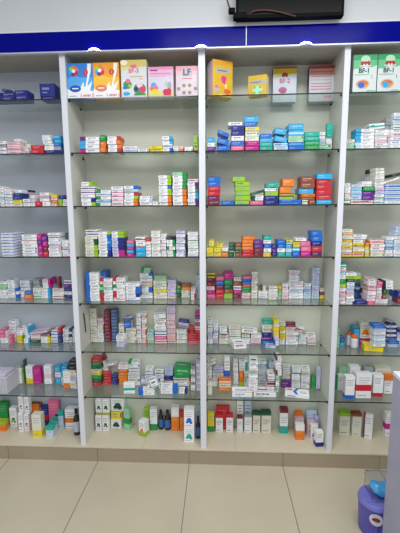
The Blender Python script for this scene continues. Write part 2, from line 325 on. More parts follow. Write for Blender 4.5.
# one line per carton or bottle: kind, x y z width depth height (tenths of a millimetre), turn, lean, print, pile, place in pile, own object
ITEMS = """
cell 1 1
f -12204 299 22627 906 800 220 1.2 0 N 1 1 1
f -12189 299 22855 906 800 220 1.7 0 N 1 2 0
f -11332 277 22627 782 800 221 1.8 0 N 1 1 1
f -11304 312 22857 782 800 221 -1.5 0 N 1 2 1
f -10495 260 22627 744 800 267 0.2 0 N 2 1 1
f -10491 241 22902 744 800 267 -1.1 0 N 2 2 1
f -11407 304 23087 513 800 131 -1.4 10 N 1 3 1
f -8952 289 22627 857 800 160 -1.5 0 N 3 1 1
f -8940 240 22796 856 800 720 1.5 0 N! 3 2 1
cell 1 2
f -11850 264 19616 434 800 182 -0.6 0 W 1 1 1
f -11882 252 19807 434 800 182 -1.7 0 W 1 2 0
f -11876 288 19998 434 800 182 -2.0 0 S 1 3 0
f -11859 267 20188 434 800 182 -0.8 0 W 1 4 0
f -11176 278 19616 786 460 162 -0.7 0 W=P 2 1 1
f -11191 296 19787 786 460 162 -1.8 0 J=P 2 2 1
f -11169 242 19958 786 460 162 1.0 0 W=P 2 3 1
f -11175 241 20130 786 460 162 1.2 0 J 2 4 1
f -10938 269 20301 358 800 181 0.3 0 W 2 5 0
f -10748 724 19616 516 800 223 -1.3 0 J 3 1 1
f -10706 736 19847 516 800 223 1.0 0 W 3 2 0
f -10707 795 20079 516 800 223 -0.6 0 C 3 3 0
f -9774 282 19616 733 800 232 1.1 0 R 4 1 1
f -9785 300 19857 733 800 232 1.2 0 R 4 2 1
f -8775 309 19616 1151 800 174 -1.9 0 N 5 1 1
f -9043 247 19799 549 800 181 -0.6 0 W 5 2 0
f -9058 313 19988 549 800 181 -0.6 0 W=S 5 3 0
f -9139 284 20178 499 800 161 -0.8 0 W 5 4 0
f -9166 254 20348 499 800 161 -1.7 0 W 5 5 0
f -9173 295 20518 499 800 161 2.0 0 W 5 6 0
f -8548 244 19799 403 800 202 1.9 0 S 5 7 0
f -8531 272 20010 403 800 202 -1.1 0 B 5 8 1
f -8529 306 20221 403 800 202 -0.2 0 A 5 9 1
f -8536 244 20433 403 800 202 1.7 0 A 5 10 1
cell 1 3
f -12155 318 16534 245 800 194 -0.2 0 W 1 1 0
f -12171 298 16737 245 800 194 -0.1 0 W 1 2 0
f -12180 272 16940 245 800 194 -1.4 0 Q 1 3 0
f -12176 319 17143 245 800 194 1.8 0 W 1 4 0
f -12165 280 17346 245 800 194 -0.6 0 W 1 5 0
f -12189 262 17548 245 800 194 1.1 0 W 1 6 0
f -11749 269 16534 431 800 170 1.1 0 W 2 1 0
f -11753 296 16713 431 800 170 0.7 0 W 2 2 0
f -11754 269 16891 431 800 170 0.8 0 Q 2 3 0
f -11775 279 17070 431 800 170 1.1 0 W 2 4 0
f -11757 264 17249 431 800 170 1.8 0 W 2 5 0
f -11759 286 17427 431 800 170 -2.0 0 W 2 6 0
f -11215 260 16534 529 800 199 0.7 0 C 3 1 1
f -11219 305 16742 529 800 199 0.6 0 Y 3 2 1
f -11179 268 16950 540 800 181 0.6 0 N 3 3 1
f -11182 306 17139 540 800 181 -0.6 0 N 3 4 1
f -11125 307 17329 366 800 203 1.5 0 W 3 5 1
f -10663 318 16534 429 800 220 1.8 0 W 5 1 0
f -10670 282 16764 429 800 220 -1.3 0 W 5 2 0
f -10981 1195 16534 145 800 173 -0.1 0 W 4 1 0
f -10987 1178 16717 145 800 173 0.9 0 C 4 2 0
f -11010 1182 16899 145 800 173 0.3 0 W 4 3 0
f -10989 1154 17081 145 800 173 0.5 0 I 4 4 0
f -10984 1171 17263 145 800 173 0.9 0 J 4 5 0
f -10996 1122 17446 201 800 114 -1.4 0 K 4 6 0
f -10283 292 16534 242 800 214 -1.1 0 W 6 1 0
f -10273 290 16757 242 800 214 -1.8 0 J 6 2 0
f -10282 258 16980 242 800 214 -1.8 0 W 6 3 1
f -9906 251 16534 378 800 277 -0.7 0 R 7 1 1
f -9535 255 16821 537 800 171 -1.9 0 W 7 2 1
f -9522 270 17001 537 800 171 0.4 0 J=M 7 3 0
f -9517 259 17181 537 800 171 1.6 0 W 7 4 0
f -9428 240 16534 463 800 274 -0.4 0 W 8 0 0
f -8951 273 16534 352 800 167 -1.5 0 J 9 1 0
f -8927 270 16710 352 800 167 -1.9 0 O 9 2 1
f -8936 248 16886 352 800 167 0.2 0 J 9 3 0
f -8948 286 17063 352 800 167 1.8 0 Y 9 4 1
f -8571 274 16534 228 800 200 1.3 0 L 10 1 1
f -8578 270 16743 228 800 200 -1.4 0 L 10 2 0
f -8292 285 16534 240 800 199 1.8 0 W 11 1 0
f -8276 289 16742 240 800 199 -0.6 0 W 11 2 0
f -8406 311 16950 517 800 181 -2.0 -8 N 11 3 1
cell 1 4
f -12075 263 13481 708 1500 172 -0.1 0 W=B 1 1 0
f -12091 290 13662 708 1500 172 -0.2 0 W=B 1 2 1
f -12084 303 13843 708 1500 172 1.3 0 W=B 1 3 1
f -12096 283 14023 708 1500 172 -0.9 0 W=B 1 4 1
f -12055 303 14204 708 1500 172 -1.0 0 W=B 1 5 1
f -12085 252 14385 708 1500 172 2.0 0 W=B 1 6 1
f -12084 289 14566 708 1500 172 -0.1 0 W=B 1 7 1
f -12068 288 14747 708 1500 172 1.0 0 W=B 1 8 1
f -10685 301 13481 931 800 185 -0.8 0 W 2 1 1
f -10667 267 13675 931 800 185 -0.8 0 W 2 2 1
f -10667 277 13868 931 800 185 -0.6 0 W 2 3 1
f -10658 287 14062 931 800 185 -1.9 0 W 2 4 1
f -10680 276 14256 931 800 185 1.7 0 W 2 5 1
f -10652 284 14450 931 800 185 -1.9 0 W 2 6 1
f -10656 274 14644 931 800 185 0.3 0 W 2 7 1
f -10009 291 13481 235 800 336 -0.1 0 F 3 1 1
f -10000 271 13826 235 800 336 -0.4 0 F 3 2 1
f -10002 256 14170 235 800 336 -0.8 0 V 3 3 1
f -10003 245 14515 235 800 336 1.3 0 F 3 4 1
f -9688 275 13481 297 800 308 -0.9 0 R 4 1 1
f -9684 313 13798 297 800 308 -1.4 0 M 4 2 1
f -9698 284 14115 297 800 308 -0.0 0 F 4 3 1
f -9704 252 14432 297 800 308 0.3 0 V 4 4 1
f -9098 245 13481 736 800 174 -1.1 0 W 5 1 0
f -9098 303 13664 736 800 174 0.7 0 W 5 2 1
f -9133 298 13846 736 800 174 1.9 0 W 5 3 0
f -9090 296 14029 736 800 174 -1.8 0 J 5 4 1
f -9097 258 14211 736 800 174 0.6 0 W 5 5 1
f -9092 297 14394 736 800 174 -1.5 0 W 5 6 1
f -9121 313 14576 736 800 174 -1.4 0 W=K 5 7 1
f -9107 273 14759 736 800 174 -1.4 0 W 5 8 1
f -8946 1123 13481 88 800 211 -1.6 0 W 6 1 1
f -8956 1126 13701 88 800 211 -1.8 0 C 6 2 0
f -8948 1179 13921 88 800 211 1.5 0 W 6 3 0
f -8967 1155 14142 88 800 211 -0.7 0 I 6 4 0
f -8946 1159 14362 125 800 160 1.8 0 S 6 5 0
f -8956 1124 14531 125 800 160 0.8 0 S 6 6 0
f -8966 1171 14700 125 800 160 0.0 0 S 6 7 0
f -8373 284 13481 446 800 193 0.5 0 W 7 1 0
f -8401 284 13683 446 800 193 -1.0 0 W 7 2 0
f -8380 281 13884 446 800 193 -1.5 0 I 7 3 0
f -8403 270 14086 446 800 193 0.9 0 W 7 4 0
f -8405 297 14288 446 800 193 0.6 0 W 7 5 0
cell 1 5
f -13289 1503 10559 517 800 176 1.3 0 W 1 1 0
f -13325 1500 10743 517 800 176 -0.6 0 W 1 2 0
f -13321 1477 10928 517 800 176 0.5 0 W 1 3 0
f -13316 1481 11113 517 800 176 -1.5 0 E 1 4 0
f -13295 1502 11297 517 800 176 1.2 0 E 1 5 0
f -13313 1518 11482 517 800 176 0.1 0 W 1 6 0
f -12767 1508 10559 461 800 193 1.0 0 W 2 1 0
f -12775 1470 10761 461 800 193 -1.9 0 W 2 2 0
f -12784 1466 10963 461 800 193 1.6 0 W 2 3 0
f -12771 1523 11166 461 800 193 -2.0 0 W 2 4 0
f -12772 1534 11368 461 800 193 0.5 0 W 2 5 0
f -12774 1500 11571 461 800 193 -1.6 0 W 2 6 0
f -12425 1485 10559 130 800 217 -0.5 0 B 3 1 1
f -12415 1543 10784 130 800 217 -1.4 0 W 3 2 0
f -12421 1494 11010 130 800 217 -1.4 0 B 3 3 0
f -12184 1754 10559 223 585 166 -0.1 0 W 4 1 0
f -12196 1809 10734 223 571 166 -0.5 0 W 4 2 0
f -11959 1790 10909 661 585 188 0.7 0 W=S 4 3 0
f -11980 1811 11106 661 569 188 -1.5 0 W=S 4 4 0
f -11971 1758 11303 661 585 188 0.7 0 W=S 4 5 1
f -11968 1748 11501 661 585 188 -1.2 0 W 4 6 1
f -11596 1377 10559 456 800 261 -1.1 0 O 5 1 1
f -11577 1381 10828 452 340 220 -0.4 0 B 5 2 1
f -11033 1532 10559 521 800 225 -0.8 0 C=T 6 1 0
f -11056 1525 10793 521 800 225 0.9 0 W=T 6 2 0
f -11045 1516 11027 521 800 225 -1.0 0 C 6 3 0
f -11067 1578 11261 389 800 179 0.6 0 S 6 4 0
f -11077 1581 11449 389 799 179 -2.0 0 S 6 5 0
f -11094 1565 11636 389 800 179 -0.4 0 S 6 6 0
f -10467 1561 10559 593 359 216 2.0 0 W>A 7 1 1
f -10447 1545 10784 593 359 216 -1.6 0 W>A 7 2 0
f -10466 1589 11009 593 359 216 -0.0 0 W>A 7 3 1
f -10349 1522 11234 523 359 192 -1.0 0 W>F 7 4 0
f -10388 1549 11435 523 359 192 -1.8 0 W>F 7 5 0
f -10379 1550 11636 523 359 192 -0.8 0 J>F 7 6 0
f -10149 1899 10559 115 424 209 1.9 0 W 8 1 0
f -10143 1937 10776 115 424 209 -0.4 0 C 8 2 0
f -10128 1903 10994 115 424 209 -0.7 0 W 8 3 0
f -10146 1939 11212 115 424 209 1.7 0 I 8 4 0
f -10129 1944 11429 161 424 452 1.4 0 F 8 5 0
f -9657 1537 10559 754 784 207 0.2 0 W=R 9 1 0
f -9645 1582 10774 754 784 207 -0.5 0 W 9 2 0
f -9639 1594 10990 754 784 207 1.7 0 W=R 9 3 1
u -9536 1536 11206 131 300 767 -0.8 0 M 9 4 1
f -8958 1618 10559 496 762 216 -1.1 0 N 10 1 1
f -8973 1577 10783 496 768 216 -1.6 0 W 10 2 0
f -8944 1618 11008 496 762 216 -0.7 0 N 10 3 1
f -8960 1559 11233 494 768 259 -1.0 0 V 10 4 1
f -8962 1587 11500 494 768 259 0.3 0 W=V 10 5 0
cell 1 6
f -13504 1513 7437 574 800 167 1.0 0 W 1 1 1
f -13519 1496 7613 574 800 167 1.3 0 W 1 2 0
f -13669 1537 7790 385 800 270 0.9 0 P 1 3 0
f -13667 1482 8069 385 800 270 1.2 0 P 1 4 1
f -13318 1471 7790 198 354 155 -1.7 0 J 1 5 1
f -13327 1481 7954 198 354 155 0.7 0 J 1 6 0
f -13322 1465 8118 198 354 155 1.1 0 J 1 7 0
f -13089 1477 7437 171 340 272 -1.8 0 P 2 1 0
f -13108 1503 7719 171 340 272 1.4 0 P 2 2 1
f -13031 1883 7437 252 485 176 -1.1 0 W 3 1 0
f -13054 1864 7622 252 485 176 -0.7 0 W 3 2 0
f -13146 1881 7807 491 485 168 1.3 0 W 3 3 0
f -13114 1842 7984 491 485 168 0.1 0 W 3 4 0
f -13139 1891 8161 491 485 168 -0.2 0 W=S 3 5 0
f -13105 1898 8337 491 482 168 -1.5 0 W=S 3 6 0
f -13132 1908 8514 491 472 168 -0.2 0 W 3 7 0
f -13127 1870 8691 491 485 168 1.1 0 W 3 8 0
f -12483 1537 7437 331 800 258 1.9 0 Y 4 1 1
f -12498 1502 7705 331 800 258 1.3 0 Y 4 2 1
f -12429 1498 7972 427 800 150 1.9 0 W 4 3 0
f -12446 1540 8131 427 800 150 -0.1 0 W 4 4 0
f -12409 1526 8289 427 800 150 -1.1 0 W 4 5 0
f -11994 1527 7437 386 800 178 0.2 0 W>A 5 1 0
f -11990 1571 7624 386 800 178 -1.0 0 W>A 5 2 0
f -11990 1531 7811 386 800 178 1.9 0 W<G 5 3 0
f -11969 1579 7998 386 800 178 0.5 0 W>A 5 4 0
f -11988 1523 8185 386 800 178 1.3 0 W>A 5 5 0
f -11984 1514 8372 386 800 178 -1.3 0 W>A 5 6 0
f -11429 1537 7437 629 790 244 0.9 0 D 6 1 1
f -11395 1546 7691 622 790 145 1.2 0 W=R 6 2 1
f -11421 1584 7845 622 790 145 1.5 0 W=R 6 3 0
f -11165 1579 7999 1177 790 139 1.2 -8 J 6 4 0
f -10756 1630 7437 631 691 188 0.0 0 W>Y 7 1 1
f -10747 1644 7635 631 691 188 -0.4 0 W>Y 7 2 0
f -10502 1655 7832 -1 691 561 -1.9 20 H 7 3 1
f -10172 1719 7437 456 632 209 -0.1 0 W=B 8 1 0
f -10154 1720 7655 456 632 209 1.9 0 W=B 8 2 0
f -10149 1762 7874 456 618 209 0.8 0 W=B 8 3 0
f -10156 1731 8092 456 632 209 1.2 0 W=B 8 4 0
f -9735 1633 7437 209 734 336 0.7 0 N 9 1 1
f -9728 1608 7783 209 734 336 -1.7 0 N 9 2 1
f -9747 1614 8128 209 734 336 0.3 0 R 9 3 1
f -9382 1770 7437 390 607 179 -0.8 0 W 10 1 0
f -9375 1735 7626 390 607 179 0.9 0 W 10 2 0
f -9413 1773 7814 390 607 179 0.7 0 W 10 3 0
f -9374 1785 8003 390 595 179 0.8 0 W 10 4 0
f -9379 1772 8191 390 607 179 0.4 0 W 10 5 0
f -9070 1766 7437 177 596 179 1.6 0 W 11 1 0
f -9069 1802 7626 177 578 179 0.2 0 W 11 2 0
f -9062 1725 7814 177 596 179 -0.4 0 N 11 3 0
f -9072 1777 8002 177 596 179 1.6 0 W 11 4 0
f -9039 1773 8191 177 596 179 -0.5 0 N 11 5 0
f -8816 1788 7437 233 587 219 0.2 0 W>B 12 1 0
f -8789 1763 7666 233 587 219 1.5 0 W>B 12 2 0
f -8811 1757 7894 233 587 219 -0.9 0 W>B 12 3 0
f -8793 1805 8123 233 575 219 -1.3 0 W>B 12 4 0
cell 1 7
u -12969 1820 4385 529 420 1304 0.5 0 W^S15 1 0 1
u -12625 1820 4385 70 350 1149 1.1 0 L 2 0 1
u -12507 1820 4385 70 350 1703 -1.1 0 D 3 0 1
u -12171 1820 4385 485 386 1243 -1.7 0 W_Y 4 0 1
u -11598 1760 4385 497 395 1220 0.3 0 F 5 0 1
u -10861 1820 4385 510 405 1292 1.3 0 W=J 6 0 1
f -10136 1878 4385 395 500 419 -0.3 0 A 7 1 1
f -10156 1862 4813 395 500 419 1.6 0 W 7 2 0
f -10161 1842 5240 395 500 419 0.4 0 A 7 3 1
f -9608 1630 4385 376 705 188 -1.9 0 C 8 1 1
f -9646 1660 4582 376 705 188 0.4 0 C 8 2 0
f -9643 1630 4779 376 705 188 0.4 0 C 8 3 0
f -9622 1670 4976 376 705 188 0.9 0 A 8 4 0
f -9648 1654 5173 376 705 188 1.3 0 A 8 5 0
f -9609 1641 5371 376 705 188 1.4 0 A 8 6 0
f -9622 1689 5568 376 691 188 -1.1 0 A 8 7 0
u -9278 1255 4385 486 340 1192 0.8 0 W_O 9 0 1
f -8777 1158 4385 416 800 184 -1.6 0 W 10 1 1
f -8805 1133 4578 416 800 184 -1.6 0 C 10 2 0
f -8807 1169 4772 416 800 184 -1.6 0 W 10 3 0
f -8780 1179 4965 416 800 184 1.3 0 I 10 4 0
f -8778 1177 5158 416 800 184 1.7 0 J 10 5 0
f -8772 1170 5351 416 800 184 1.9 0 W 10 6 0
f -8809 1128 5545 416 800 184 -1.7 0 C 10 7 0
f -8810 1150 5738 570 800 272 -0.2 0 K 10 8 0
f -8789 1179 6019 570 800 272 -1.7 0 K 10 9 1
cell 1 8
u -14076 1267 1072 423 350 736 0.2 0 O^L 2 0 1
u -14444 2070 1072 603 390 1679 -0.5 0 G_Y 1 0 1
u -13560 1820 1072 530 420 1443 -1.5 0 W*G 3 0 1
u -12753 1294 1072 324 350 1389 0.4 0 W*H 4 1 1
u -12649 1294 2469 313 350 1218 -0.5 0 W*H 4 2 1
u -12393 1389 1072 341 350 1275 0.7 0 W*H 5 1 1
u -12291 1389 2356 330 350 1223 -0.0 0 W*B 5 2 1
f -12028 2206 1072 521 314 175 -1.7 0 W 7 1 1
f -12037 2188 1256 521 330 175 -0.8 0 C 7 2 0
f -12065 2168 1440 521 330 175 -0.6 0 W 7 3 0
f -12038 2203 1623 521 317 175 -0.5 0 I 7 4 0
f -12057 2170 1807 521 330 175 0.8 0 J 7 5 0
f -12035 2176 1991 521 330 175 -0.8 0 W 7 6 0
f -12055 2198 2175 695 322 249 0.1 0 O 7 7 0
f -12068 2164 2432 695 330 249 -1.0 0 H 7 8 0
u -11324 724 1072 644 506 1618 0.7 0 C_Y 9 0 1
u -12103 2130 1072 564 330 1609 -1.7 0 O 6 0 1
u -11422 2070 1072 463 370 1451 -0.9 0 N=R 8 0 1
u -10770 2130 1072 741 330 1892 -1.6 0 P 10 0 1
u -10446 684 1072 485 350 781 -0.1 0 Q^T 14 0 1
u -10516 1251 1072 432 300 764 1.9 0 Q^T 12 0 1
u -10527 1736 1072 371 300 777 0.2 0 Q^T 11 0 1
u -10482 2096 1072 381 300 875 -0.5 0 Q^N 13 0 1
u -10137 1820 1072 338 200 1313 1.7 0 Q^T 15 0 1
u -9393 1820 1072 860 600 1415 -1.6 0 W=O 16 0 1
b -8752 985 1072 455 800 1835 1.2 0 bottle 17 0 1
cell 2 2
f -6629 301 19616 1150 1050 225 -0.6 0 W<F 1 1 0
f -6628 260 19850 1150 1050 225 -0.2 0 W<A 1 2 1
f -6612 281 20083 1150 1050 225 -1.8 0 W<A 1 3 1
f -6619 318 20317 1150 1050 225 -0.2 0 W<V 1 4 1
f -5836 247 19616 293 1050 325 -0.9 0 O 2 1 1
f -5815 295 19950 293 1050 325 0.0 0 O 2 2 1
f -5807 244 20284 291 1050 324 -0.4 0 G 2 3 1
f -5148 275 19616 748 1050 224 0.4 0 W>R 3 1 1
f -5142 292 19849 748 1050 224 0.5 0 W>O 3 2 1
f -5181 242 20082 748 1050 224 1.1 0 W>O 3 3 1
f -5164 310 20315 748 1050 224 1.3 0 W>R 3 4 1
f -4226 270 19616 817 1050 175 2.0 0 W=B 4 1 1
f -4233 311 19800 817 1050 175 -1.4 0 W 4 2 1
f -3455 302 19616 639 1050 211 -0.3 0 W 5 0 1
f -2670 320 19616 726 1050 169 -1.1 0 Y 6 1 1
f -2694 262 19793 726 1050 169 -0.1 0 Y 6 2 1
f -2026 293 19616 550 1050 212 -1.5 0 W>B 7 1 1
f -2031 277 19836 550 1050 212 -1.7 0 W=N 7 2 1
f -2022 312 20057 550 1050 212 1.5 0 W>A 7 3 1
f -2030 241 20277 550 1050 212 1.3 0 W>A 7 4 1
f -1512 288 19616 317 1050 155 -1.5 0 W 8 1 1
f -1544 314 19780 317 1050 155 1.8 0 W 8 2 1
f -1237 255 19616 215 1050 153 -0.3 0 O 9 1 1
f -1227 300 19778 215 1050 153 -0.5 0 J 9 2 0
f -792 252 19616 448 1050 131 0.1 0 W 10 1 0
f -783 296 19755 448 1050 131 -1.6 0 W 10 2 0
f -369 291 19616 234 1050 467 -0.5 0 L 11 1 1
f -358 278 20092 234 1050 467 0.3 0 L 11 2 0
cell 2 3
f -6834 259 16534 824 1050 223 0.3 0 W>L 1 1 1
f -6865 284 16766 824 1050 223 0.9 0 W>N 1 2 1
f -6870 278 16998 824 1050 223 0.8 0 W 1 3 1
f -6876 302 17230 824 1050 223 -0.3 0 W=V 1 4 1
f -6854 289 17462 824 1050 223 1.2 0 W=V 1 5 1
f -6896 244 17694 616 1050 267 0.0 0 W>L 1 6 1
f -5948 271 16534 863 1050 180 -0.6 0 W<G 2 1 1
f -5949 264 16724 863 1050 180 -0.2 0 Q=B 2 2 1
f -5921 314 16913 863 1050 180 -0.5 0 W<G 2 3 1
f -5926 297 17103 863 1050 180 1.7 0 W=B 2 4 1
f -5908 319 17292 863 1050 180 -0.8 0 W<G 2 5 1
f -5094 315 16534 690 1050 220 -1.7 0 W=F 3 1 1
f -5081 299 16763 690 1050 220 0.1 0 W=P 3 2 1
f -5084 314 16992 690 1050 220 -0.8 0 W=F 3 3 1
f -5077 306 17220 690 1050 220 -1.4 0 W=P 3 4 1
f -5086 280 17449 690 1050 220 0.3 0 W 3 5 1
f -4279 276 16534 793 1050 187 -1.8 0 W>O 4 1 1
f -4284 267 16730 793 1050 187 -1.4 0 W>O 4 2 1
f -4245 261 16926 793 1050 187 -0.9 0 W>L 4 3 1
f -4253 299 17122 793 1050 187 -1.0 0 W>R 4 4 1
f -4251 290 17318 793 1050 187 -0.4 0 Q 4 5 1
f -4260 260 17514 793 1050 187 -0.9 0 W>B 4 6 1
f -3370 275 16534 716 1050 184 1.6 0 W 5 1 1
f -3401 251 16727 716 1050 184 -1.8 0 W 5 2 1
f -3376 285 16920 716 1050 184 -2.0 0 W 5 3 1
f -2794 243 16534 326 1050 238 1.3 0 W 6 0 1
f -2219 310 16534 722 1050 186 -1.8 0 W>O 7 1 1
f -2214 249 16730 722 1050 186 0.9 0 W>O 7 2 0
f -2213 289 16925 722 1050 186 -1.1 0 W>O 7 3 1
f -2199 249 17121 722 1050 186 -1.7 0 W>L 7 4 1
f -2210 247 17316 722 1050 186 -1.7 0 W>L 7 5 1
f -2220 292 17512 722 1050 186 1.6 0 W>B 7 6 1
f -2209 246 17707 722 1050 186 0.6 0 W>L 7 7 1
f -2203 250 17902 722 1050 186 1.0 0 W>L 7 8 1
f -2229 264 18098 722 1050 186 -2.0 0 W>L 7 9 1
f -1336 281 16534 813 1050 184 1.6 0 W>O 8 1 1
f -1349 252 16727 813 1050 184 -1.1 0 W>O 8 2 1
f -1358 316 16920 813 1050 184 -1.2 0 W>O 8 3 1
f -1366 268 17113 813 1050 184 -1.7 0 W>O 8 4 1
f -1351 290 17306 813 1050 184 0.6 0 W>O 8 5 1
f -1362 251 17499 813 1050 184 -0.0 0 W>G 8 6 1
f -1339 276 17692 813 1050 184 0.3 0 W>G 8 7 1
f -1329 252 17885 813 1050 184 -0.9 0 W>G 8 8 1
f -1348 283 18078 813 1050 184 1.6 0 W>G 8 9 1
f -1345 293 18271 813 1050 184 -0.3 0 E>G 8 10 1
f -550 307 16534 613 1050 181 -0.8 0 W>V 9 1 1
f -580 261 16724 613 1050 181 -0.6 0 W>V 9 2 1
f -546 261 16915 613 1050 181 0.5 0 W>A 9 3 1
f -557 316 17105 613 1050 181 -1.5 0 W>A 9 4 0
f -551 267 17295 613 1050 181 -1.6 0 W>G 9 5 1
f -557 308 17485 613 1050 181 0.3 0 W>V 9 6 0
f -583 318 17675 613 1050 181 -0.5 0 W>V 9 7 0
f -557 298 17865 613 1050 181 -1.0 0 W=P 9 8 0
cell 2 4
f -6804 266 13481 753 1050 168 -1.6 0 C>L 1 1 1
f -6819 297 13658 753 1050 168 -0.4 0 C>L 1 2 0
f -6784 245 13835 753 1050 168 -0.8 0 C>L 1 3 0
f -6814 315 14013 753 1050 168 1.2 0 C>L 1 4 0
f -6783 281 14190 753 1050 168 -1.6 0 C>D 1 5 1
f -6804 258 14367 753 1050 168 -1.9 0 C>D 1 6 1
f -6797 263 14545 753 1050 168 -1.6 0 C 1 7 1
f -6750 315 14722 727 1050 187 1.8 0 W=N 1 8 0
f -6752 248 14918 727 1050 187 1.1 0 W=N 1 9 1
f -5993 283 13481 752 1050 181 -1.7 0 W>N 2 1 0
f -5954 283 13671 752 1050 181 -0.3 0 W>N 2 2 1
f -5986 284 13862 752 1050 181 1.9 0 W>B 2 3 1
f -5979 257 14052 752 1050 181 0.1 0 W>B 2 4 1
f -5957 271 14243 752 1050 181 0.5 0 W>A 2 5 0
f -5957 266 14433 752 1050 181 1.2 0 W>B 2 6 0
f -5974 251 14624 752 1050 181 -1.8 0 W>B 2 7 1
f -5956 277 14814 752 1050 181 -0.2 0 W>L 2 8 1
f -5129 286 13481 737 1050 181 0.0 0 I>F50 3 1 1
f -5157 300 13671 737 1050 181 -1.0 0 I>F50 3 2 1
f -5149 301 13861 737 1050 181 0.4 0 I>N50 3 3 1
f -5164 256 14051 737 1050 181 0.8 0 I>N50 3 4 1
f -5138 248 14241 737 1050 181 2.0 0 I>N50 3 5 1
f -5164 253 14431 737 1050 181 -1.6 0 I>N50 3 6 1
f -5150 290 14621 737 1050 181 1.4 0 W>L50 3 7 1
f -5162 296 14811 737 1050 181 -1.6 0 W>L50 3 8 1
f -4411 260 13481 390 1050 189 -0.6 0 F 4 1 1
f -4434 298 13679 390 1050 189 -1.5 0 A 4 2 1
f -4403 267 13877 390 1050 189 0.4 0 F 4 3 1
f -4408 279 14075 390 1050 189 1.5 0 A 4 4 1
f -4396 263 14274 390 1050 189 -0.7 0 P 4 5 1
f -3759 251 13481 571 1050 291 -0.3 0 A 5 1 1
f -3779 318 13781 571 1050 291 -1.5 0 A 5 2 1
f -3768 301 14081 571 1050 291 0.9 0 W 5 3 1
f -3797 315 14381 571 1050 291 -0.8 0 W=R 5 4 1
f -3293 293 13481 302 1050 173 -0.3 0 W 6 1 1
f -3294 294 13663 302 1050 173 -0.6 0 W 6 2 1
f -3298 280 13845 302 1050 173 0.8 0 W 6 3 0
f -3304 304 14028 302 1050 173 -1.4 0 W 6 4 0
f -3309 240 14210 302 1050 173 1.2 0 W 6 5 0
f -3297 307 14392 302 1050 173 -1.8 0 R 6 6 0
f -2821 278 13481 547 1050 187 -1.5 0 W 7 1 0
f -2835 318 13676 547 1050 187 1.4 0 C 7 2 0
f -2834 306 13872 547 1050 187 0.6 0 W 7 3 0
f -2827 292 14068 547 1050 187 -1.1 0 C 7 4 0
f -2832 241 14263 547 1050 187 0.6 0 W 7 5 0
f -2819 299 14459 547 1050 187 0.0 0 C 7 6 0
f -2825 265 14654 547 1050 187 0.9 0 W 7 7 0
f -2828 288 14850 547 1050 187 1.0 0 C 7 8 0
f -2355 295 13481 290 1050 187 -1.8 0 W 8 1 0
f -2363 307 13677 290 1050 187 -1.4 0 W 8 2 1
f -2372 241 13874 290 1050 187 1.1 0 W 8 3 0
f -2370 277 14070 290 1050 187 -0.2 0 W 8 4 0
f -2339 278 14266 290 1050 187 0.1 0 W 8 5 0
f -2373 304 14463 290 1050 187 1.1 0 W 8 6 0
f -2347 307 14659 290 1050 187 0.5 0 W 8 7 0
f -1896 308 13481 481 1050 194 0.5 0 W>G 9 1 0
f -1926 311 13684 481 1050 194 2.0 0 W>G 9 2 0
f -1918 245 13887 481 1050 194 -0.6 0 W<G 9 3 0
f -1923 270 14091 481 1050 194 -1.6 0 W>G 9 4 0
f -1917 240 14294 481 1050 194 -0.3 0 W>G 9 5 0
f -1893 264 14497 467 1050 170 0.9 0 K 9 6 1
f -1347 253 13481 522 1050 186 1.8 0 W 10 1 0
f -1324 295 13676 522 1050 186 -1.1 0 I 10 2 0
f -1346 276 13871 522 1050 186 -0.4 0 W 10 3 0
f -1363 276 14066 522 1050 186 1.1 0 I 10 4 0
f -1333 309 14260 522 1050 186 0.7 0 W 10 5 0
f -1330 310 14455 522 1050 186 1.7 0 I 10 6 0
f -1329 273 14650 522 1050 186 0.6 0 W 10 7 0
f -1335 311 14845 522 1050 186 0.9 0 I 10 8 0
u -1003 620 13481 88 350 1265 -0.2 0 K 11 0 1
f -587 266 13481 615 1050 218 -1.0 0 W 12 1 1
f -566 302 13708 615 1050 218 -1.2 0 W 12 2 1
f -568 307 13936 613 1050 195 -0.5 0 W 12 3 0
f -587 288 14139 613 1050 195 -0.6 0 W 12 4 1
f -585 263 14343 613 1050 195 -2.0 0 W=G 12 5 1
f -585 274 14546 613 1050 195 -1.6 0 W 12 6 0
f -591 284 14750 613 1050 195 1.8 0 W 12 7 0
cell 2 5
f -7033 828 10559 844 361 195 1.7 0 W<B 1 1 1
f -7066 814 10762 844 361 195 -2.0 0 W<B 1 2 1
f -7067 850 10966 844 361 195 1.0 0 W<B 1 3 1
f -7049 866 11170 844 361 195 -0.2 0 W<B 1 4 1
f -7029 851 11374 844 361 195 0.1 0 W<B 1 5 1
f -7062 836 11577 844 361 195 -0.2 0 W<B 1 6 1
f -7034 820 11781 844 361 195 -0.8 0 W<B 1 7 1
f -7034 808 11985 844 361 195 0.1 0 W<B 1 8 1
f -7060 855 12189 844 361 195 0.4 0 W<B 1 9 1
f -6494 1242 10559 404 1050 900 -0.4 0 B 2 1 1
f -6484 1252 11468 404 1050 900 1.1 0 B 2 2 1
f -6184 877 10559 785 340 171 -1.5 0 W<R 3 1 0
f -6175 830 10739 785 340 171 0.6 0 W<R 3 2 1
f -6158 874 10919 785 340 171 -1.8 0 W<R 3 3 0
f -6176 861 11099 785 340 171 -0.2 0 W<G 3 4 0
f -6191 845 11278 785 340 171 -0.2 0 E 3 5 0
f -6195 877 11458 785 340 171 -1.0 0 W<G 3 6 0
f -6185 830 11638 785 340 171 -0.8 0 W=P 3 7 0
f -6157 846 11818 785 340 171 -1.6 0 W<R 3 8 0
f -5363 919 10559 738 1050 204 -1.6 0 W=P 4 1 0
f -5363 860 10772 738 1050 204 0.7 0 W<R 4 2 0
f -5358 851 10986 738 1050 204 1.4 0 W<R 4 3 1
f -5364 898 11199 738 1050 204 -0.2 0 W 4 4 0
f -5340 848 11413 738 1050 204 -1.1 0 W<G 4 5 1
f -5366 864 11626 738 1050 204 1.3 0 W 4 6 0
f -5356 871 11840 738 1050 204 0.0 0 W<R 4 7 1
